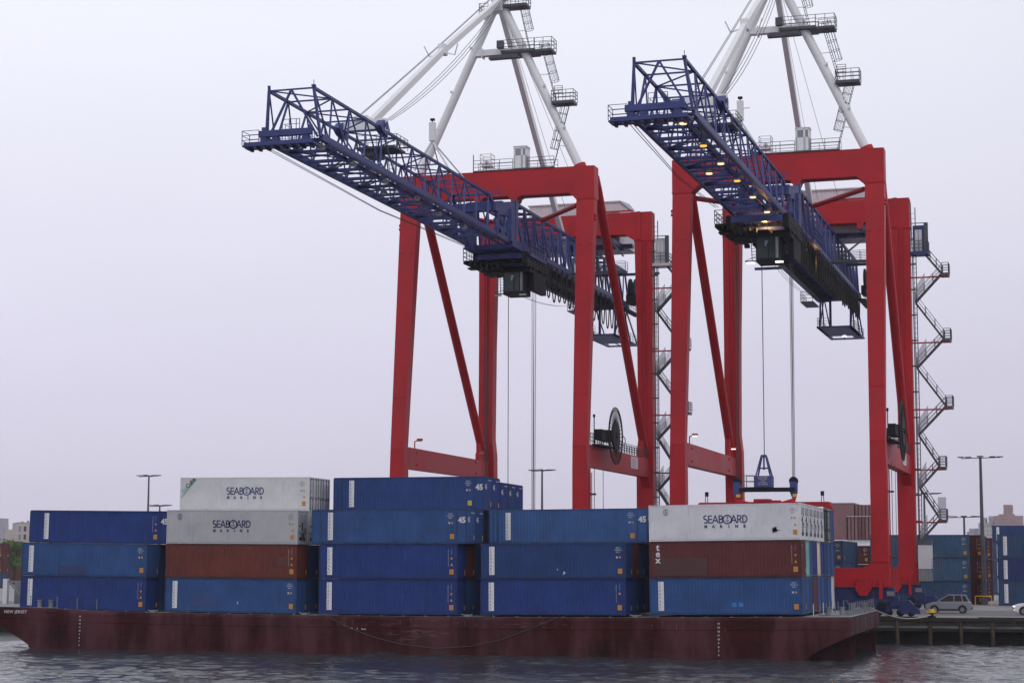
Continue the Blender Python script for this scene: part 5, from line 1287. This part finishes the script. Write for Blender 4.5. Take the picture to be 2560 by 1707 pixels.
# apartment block behind the left edge
ap = thing('apartment_block', 'cream apartment block with grey stair tower rising over the left edge', 'apartment block', (-204, 250, QUAY)); AO = (-204, 250, QUAY)
b = MB(); b.box(-205.6, -198, 250, 262, QUAY, 13.55); b.box(-208.9, -205.6, 251, 262, QUAY, 12.05); b.box(-205.7, -197.9, 249.9, 262, 13.55, 13.7); b.build('wall', M['cream'], ap, AO)
b = MB(); b.box(-207.3, -205.62, 251.5, 258, 12.05, 13.6); b.build('stair_tower', M['greyb'], ap, AO)
for k, x in enumerate((-207, -206.4, -204.9, -203.4, -202.6)): MB().box(x, x+.3, 254, 254.4, 13.6, 13.6+.25+.15*(k % 3)).build('roof_vent', M['steel'], ap, AO)
for i, x in enumerate((-204.75, -203.35, -201.9, -200.3)):
    for z in (12.2, 10.3, 8.4, 6.5):
        b = MB(); b.box(x, x+.65, 249.95, 249.99, z-.75 if (i % 2 == 0) else z-.65, z+.55); b.build('window', M['paleglass'] if i % 2 == 0 else M['brickred'], ap, AO)
rh = thing('row_house', 'small dark red brick house with pale cornice at the left edge', 'row house', (-207, 243, QUAY)); RO = (-207, 243, QUAY)
b = MB(); b.box(-213, -203.6, 243, 250, QUAY, 9.2); b.build('wall', M['brickred'], rh, RO)
b = MB(); b.box(-213, -203.5, 242.7, 243, 8.75, 9.35)
for k in range(14): b.box(-213+k*.72, -212.7+k*.72, 242.6, 242.7, 8.45, 8.9)
b.build('cornice', M['stone'], rh, RO)
for x in (-208.0, -206.4, -204.75):
    b = MB(); b.box(x, x+.62, 242.94, 242.97, 6.6, 8.05); wo = b.build('window', M['paleglass'], rh, RO)
    b = MB(); b.box(x-.18, x+.8, 242.85, 242.99, 8.05, 8.25); b.box(x-.16, x, 242.9, 242.99, 6.5, 8.05); b.box(x+.62, x+.78, 242.9, 242.99, 6.5, 8.05); b.box(x, x+.62, 242.9, 242.96, 7.3, 7.37); b.build('window_frame', M['sticker'], wo, RO)
for x in (-206.1, -204.9): MB().tube([(x, 244, 9.2), (x, 244, 9.75)], .25, 8).build('chimney_pot', M['steel'], rh, RO)
# far towers at the right
def tower(name, label, blocks, y, m, floors=True):
    x0 = min(b_[0] for b_ in blocks); t = thing(name, label, 'tower block', (x0, y, QUAY), 0, 'far housing towers'); o_ = (x0, y, QUAY)
    b = MB()
    for k_, (a, c, z) in enumerate(blocks): b.box(a, c, y-k_*.7, y+14-k_*.7, QUAY, z-.01*k_)
    b.build('wall', m, t, o_)
    if floors:
        w_ = MB()
        for k_, (a, c, z) in enumerate(blocks):
            zz = z-1.1
            while zz > 10:
                xx = a+.5
                while xx < c-.7: w_.box(xx, xx+.5, y-.05-k_*.7, y-.01-k_*.7, zz-.55, zz); xx += 1.35
                zz -= 1.5
        wo = w_.build('window_grid', M['paleglass'], t, o_)
    return t
tower('housing_tower', 'stepped pinkish housing tower, tallest of the far right towers', [(12.3, 15.6, 27.3), (10.4, 16.4, 24.9-1.2), (8.8, 19.4, 23.1)], 600, M['pinkb'])
tower('housing_tower', 'grey pink housing block left of the tallest far tower', [(6.5, 8.6, 23.1), (3.5, 5.6, 22.6), (2.7, 8.6, 20.5)], 605, M['greyb'])
tower('housing_tower', 'low pale housing block at the left of the far right towers', [(-2.0, 4.2, 17.2), (-1.1, 2.8, 18.5)], 610, M['greyb'])
tower('housing_tower', 'low pale block below the tallest far tower', [(4.2, 9.5, 18.7), (10, 19, 18.0)], 597, M['stone'])
tower('housing_tower', 'hazy grey tower beyond the left edge', [(-345, -341.5, 20.5), (-349, -341, 18.5)], 460, M['greyb'])
# ---------------------------------------------------------------- trees
def tree(x, y, ztop, rad, label, col, n=1400, seed=1, grp='trees beyond the yard'):
    rn = random.Random(seed); t = thing('tree', label, 'tree', (x, y, QUAY), 0, grp); H = ztop-QUAY
    tb = MB(); tb.tube([(0, 0, 0), (.1, 0, H*.35), (0, .1, H*.8)], .3, 8, r2=.08)
    for k in range(7):
        a = rn.random()*6.28; tb.tube([(0, 0, H*(.3+.06*k)), (math.cos(a)*rad*.4, math.sin(a)*rad*.4, H*(.5+.06*k)), (math.cos(a)*rad*.7, math.sin(a)*rad*.7, H*(.6+.06*k))], .1, 5, r2=.03)
    tb.build('trunk', M['wood'], t)
    cl = [(rn.gauss(0, rad*.42), rn.gauss(0, rad*.42), H*rn.uniform(.42, .95), rn.uniform(.5, 1.0)*rad*.4) for _ in range(26)]
    c_ = MB()
    for i in range(n):
        cx, cy, cz, r_ = cl[i % len(cl)]; d_ = Vector((rn.gauss(0, 1), rn.gauss(0, 1), rn.gauss(0, .8))).normalized()*r_*rn.random()**.4
        p = Vector((cx, cy, min(cz, H-r_*.6)))+d_; s_ = rn.uniform(.14, .3)
        u = Vector((rn.gauss(0, 1), rn.gauss(0, 1), rn.gauss(0, 1))).normalized()*s_; v_ = u.orthogonal().normalized()*s_*.7
        c_.add([p-u, p+v_, p+u, p-v_], [(0, 1, 2, 3)])
    c_.build('crown', mat('foliage', col, .8, dirt=.5, scale=.8, dcol=(.03, .05, .015)), t)
tree(-204.2, 241, 9.2, 3.4, 'green leafy tree beside the red brick house at the left', (.10, .17, .05), 2600, 3)
tree(-200.5, 241.5, 8.9, 3.0, 'green leafy tree half behind the leftmost stack', (.09, .16, .05), 2000, 5)
tree(-335, 420, 15, 5, 'hazy dark tree in the distance at the left edge', (.06, .09, .05), 1800, 8)
# distant low land that closes the horizon
hl = MB(); rn = random.Random(4); xs_ = [-1500+i*12 for i in range(251)]
top = [3+1.6*math.sin(i*.21)+rn.uniform(-.8, .8) for i in range(251)]
hl.add([(x, 1450, -5) for x in xs_]+[(x, 1450, z) for x, z in zip(xs_, top)]+[(x, 1550, z) for x, z in zip(xs_, top)], [(i, i+1, 252+i, 251+i) for i in range(250)]+[(251+i, 252+i, 503+i, 502+i) for i in range(250)])
tag(hl.build('hills', mat('distant_ground', (.08, .1, .08), .9)), None, None, kind='structure')

# ---------------------------------------------------------------- cars
def car(x, y, rz, label, paint, lights_on=False, name='parked_car'):
    t = thing(name, label, 'car', (x, y, QUAY), rz, 'cars on the wharf road')
    L2 = 2.3; W2 = .9
    # side outline (x forward, z) then lofted with tumblehome
    low = [(-2.3, .45), (-2.32, .75), (-2.22, 1.02), (-1.95, 1.12), (.95, 1.08), (1.7, 1.0), (2.15, .88), (2.3, .7), (2.3, .4), (1.95, .28), (-2.1, .28)]
    b = MB(); n = len(low); v = []
    for yy, sc in ((-W2, .97), (-W2*.93, 1.0), (W2*.93, 1.0), (W2, .97)):
        for px, pz in low: v.append((px*(1 if abs(yy) < W2*.95 else .985), yy, pz if abs(yy) < W2*.95 else .3+(pz-.3)*.93))
    f = [tuple(range(n))[::-1], tuple(3*n+i for i in range(n))]
    for k in range(3):
        for i in range(n): f.append((k*n+i, k*n+(i+1) % n, (k+1)*n+(i+1) % n, (k+1)*n+i))
    b.add(v, f); 
    # greenhouse
    up = [(-2.05, 1.08), (-1.75, 1.58), (-1.3, 1.66), (.1, 1.66), (1.15, 1.06)]
    def gh(mb, inset, wtop, wbot, dz=0):
        v = []
        for s in (-1, 1):
            for px, pz in up: v.append((px*(1-inset*.02), s*(wbot if pz < 1.1 else wtop), pz+dz))
        m_ = len(up); mb.add(v, [tuple(range(m_))[::-1], tuple(m_+i for i in range(m_))]+[(i, i+1, m_+i+1, m_+i) for i in range(m_-1)])
    g2 = MB(); gh(g2, 1, .66, .84)
    b.box(-1.75, .12, -.64, .64, 1.64, 1.69); 
    for s in (-1, 1):
        for a, c in (((-2.05, 1.08), (-1.72, 1.62)), ((-.55, 1.08), (-.6, 1.64)), ((1.15, 1.06), (.1, 1.65)), ((-1.45, 1.08), (-1.3, 1.64))): b.beam((a[0], s*.845, a[1]), (c[0], s*.665, c[1]), .07)
        b.beam((-1.7, s*.6, 1.72), (0, s*.6, 1.72), .05); b.box(.75, .95, s*.86, s*1.02, 1.02, 1.16)
    body = b.build('body', paint, t)
    g2.build('windows', M['carglass'], t)
    b = MB()
    for s in (-1, 1):
        for xx in (-1.4, 1.4): b.prism([(xx+.47*math.cos(a), .33+.47*math.sin(a)) for a in [math.pi*i/10 for i in range(11)]], 1, s*.895, s*.915)
        b.box(-1.0, 1.0, s*.88, s*.915, .26, .42)
    b.box(2.28, 2.33, -.6, .6, .35, .6); b.box(-2.34, -2.28, -.75, .75, .38, .6); b.build('cladding', M['black'], t)
    for xx in (-1.4, 1.4):
        for s in (-1, 1):
            w_ = MB(); w_.tube([(xx, s*.68, .36), (xx, s*.93, .36)], .36, 18); wo = w_.build('wheel', M['black'], t)
            w_ = MB(); w_.tube([(xx, s*.9, .36), (xx, s*.942, .36)], .22, 14); 
            for k in range(5):
                a = k*1.257; w_.beam((xx, s*.945, .36), (xx+.22*math.cos(a), s*.945, .36+.22*math.sin(a)), .05, .02)
            w_.build('rim', M['grey'], wo)
    for s in (-1, 1):
        w_ = MB(); w_.box(2.12, 2.29, s*.55, s*.86, .68, .82); w_.build('headlight', M['lampwhite'] if lights_on else M['paleglass'], t)
        w_ = MB(); w_.box(-2.31, -2.15, s*.6, s*.86, .85, 1.0); w_.build('tail_light', mat('tail_light_red', (.35, .02, .02), .3, dirt=0), t)
    if lights_on: w_ = MB(); w_.box(2.2, 2.33, .6, .8, .42, .5); w_.build('indicator', mat('amber_lamp', (1, .6, .1), .4, dirt=0, emit=((1, .55, .1), 4)), t)
    t.scale = (1, 1.02, 1.1)
    return t
car(20.55, 51.5, math.pi+PSI, 'silver sports utility car driving left along the wharf behind the yellow bollard', mat('silver_car_paint', (.26, .27, .31), .3, metal=.3, dirt=.06, spec=.5))
car(29.35, 47.5, math.pi+PSI+.12, 'white car with lit headlamps just entering at the right edge', mat('white_car_paint', (.7, .7, .74), .25, dirt=.04, spec=.6), True)
# ---------------------------------------------------------------- harbour haze
hz = MB(); hz.box(-1600, 1600, -420, 1800, WATER-3, 90)
hm = bpy.data.materials.new('haze'); hm.use_nodes = True; t = hm.node_tree; t.nodes.clear()
o_ = nd(t, 'ShaderNodeOutputMaterial'); pv = nd(t, 'ShaderNodeVolumePrincipled'); pv.inputs['Color'].default_value = (.93, .93, .98, 1); pv.inputs['Density'].default_value = .00012
t.links.new(pv.outputs[0], o_.inputs['Volume'])
ho = hz.build('haze', hm); tag(ho, None, None, kind='stuff'); ho['label'] = 'thin pale harbour haze over the whole scene'
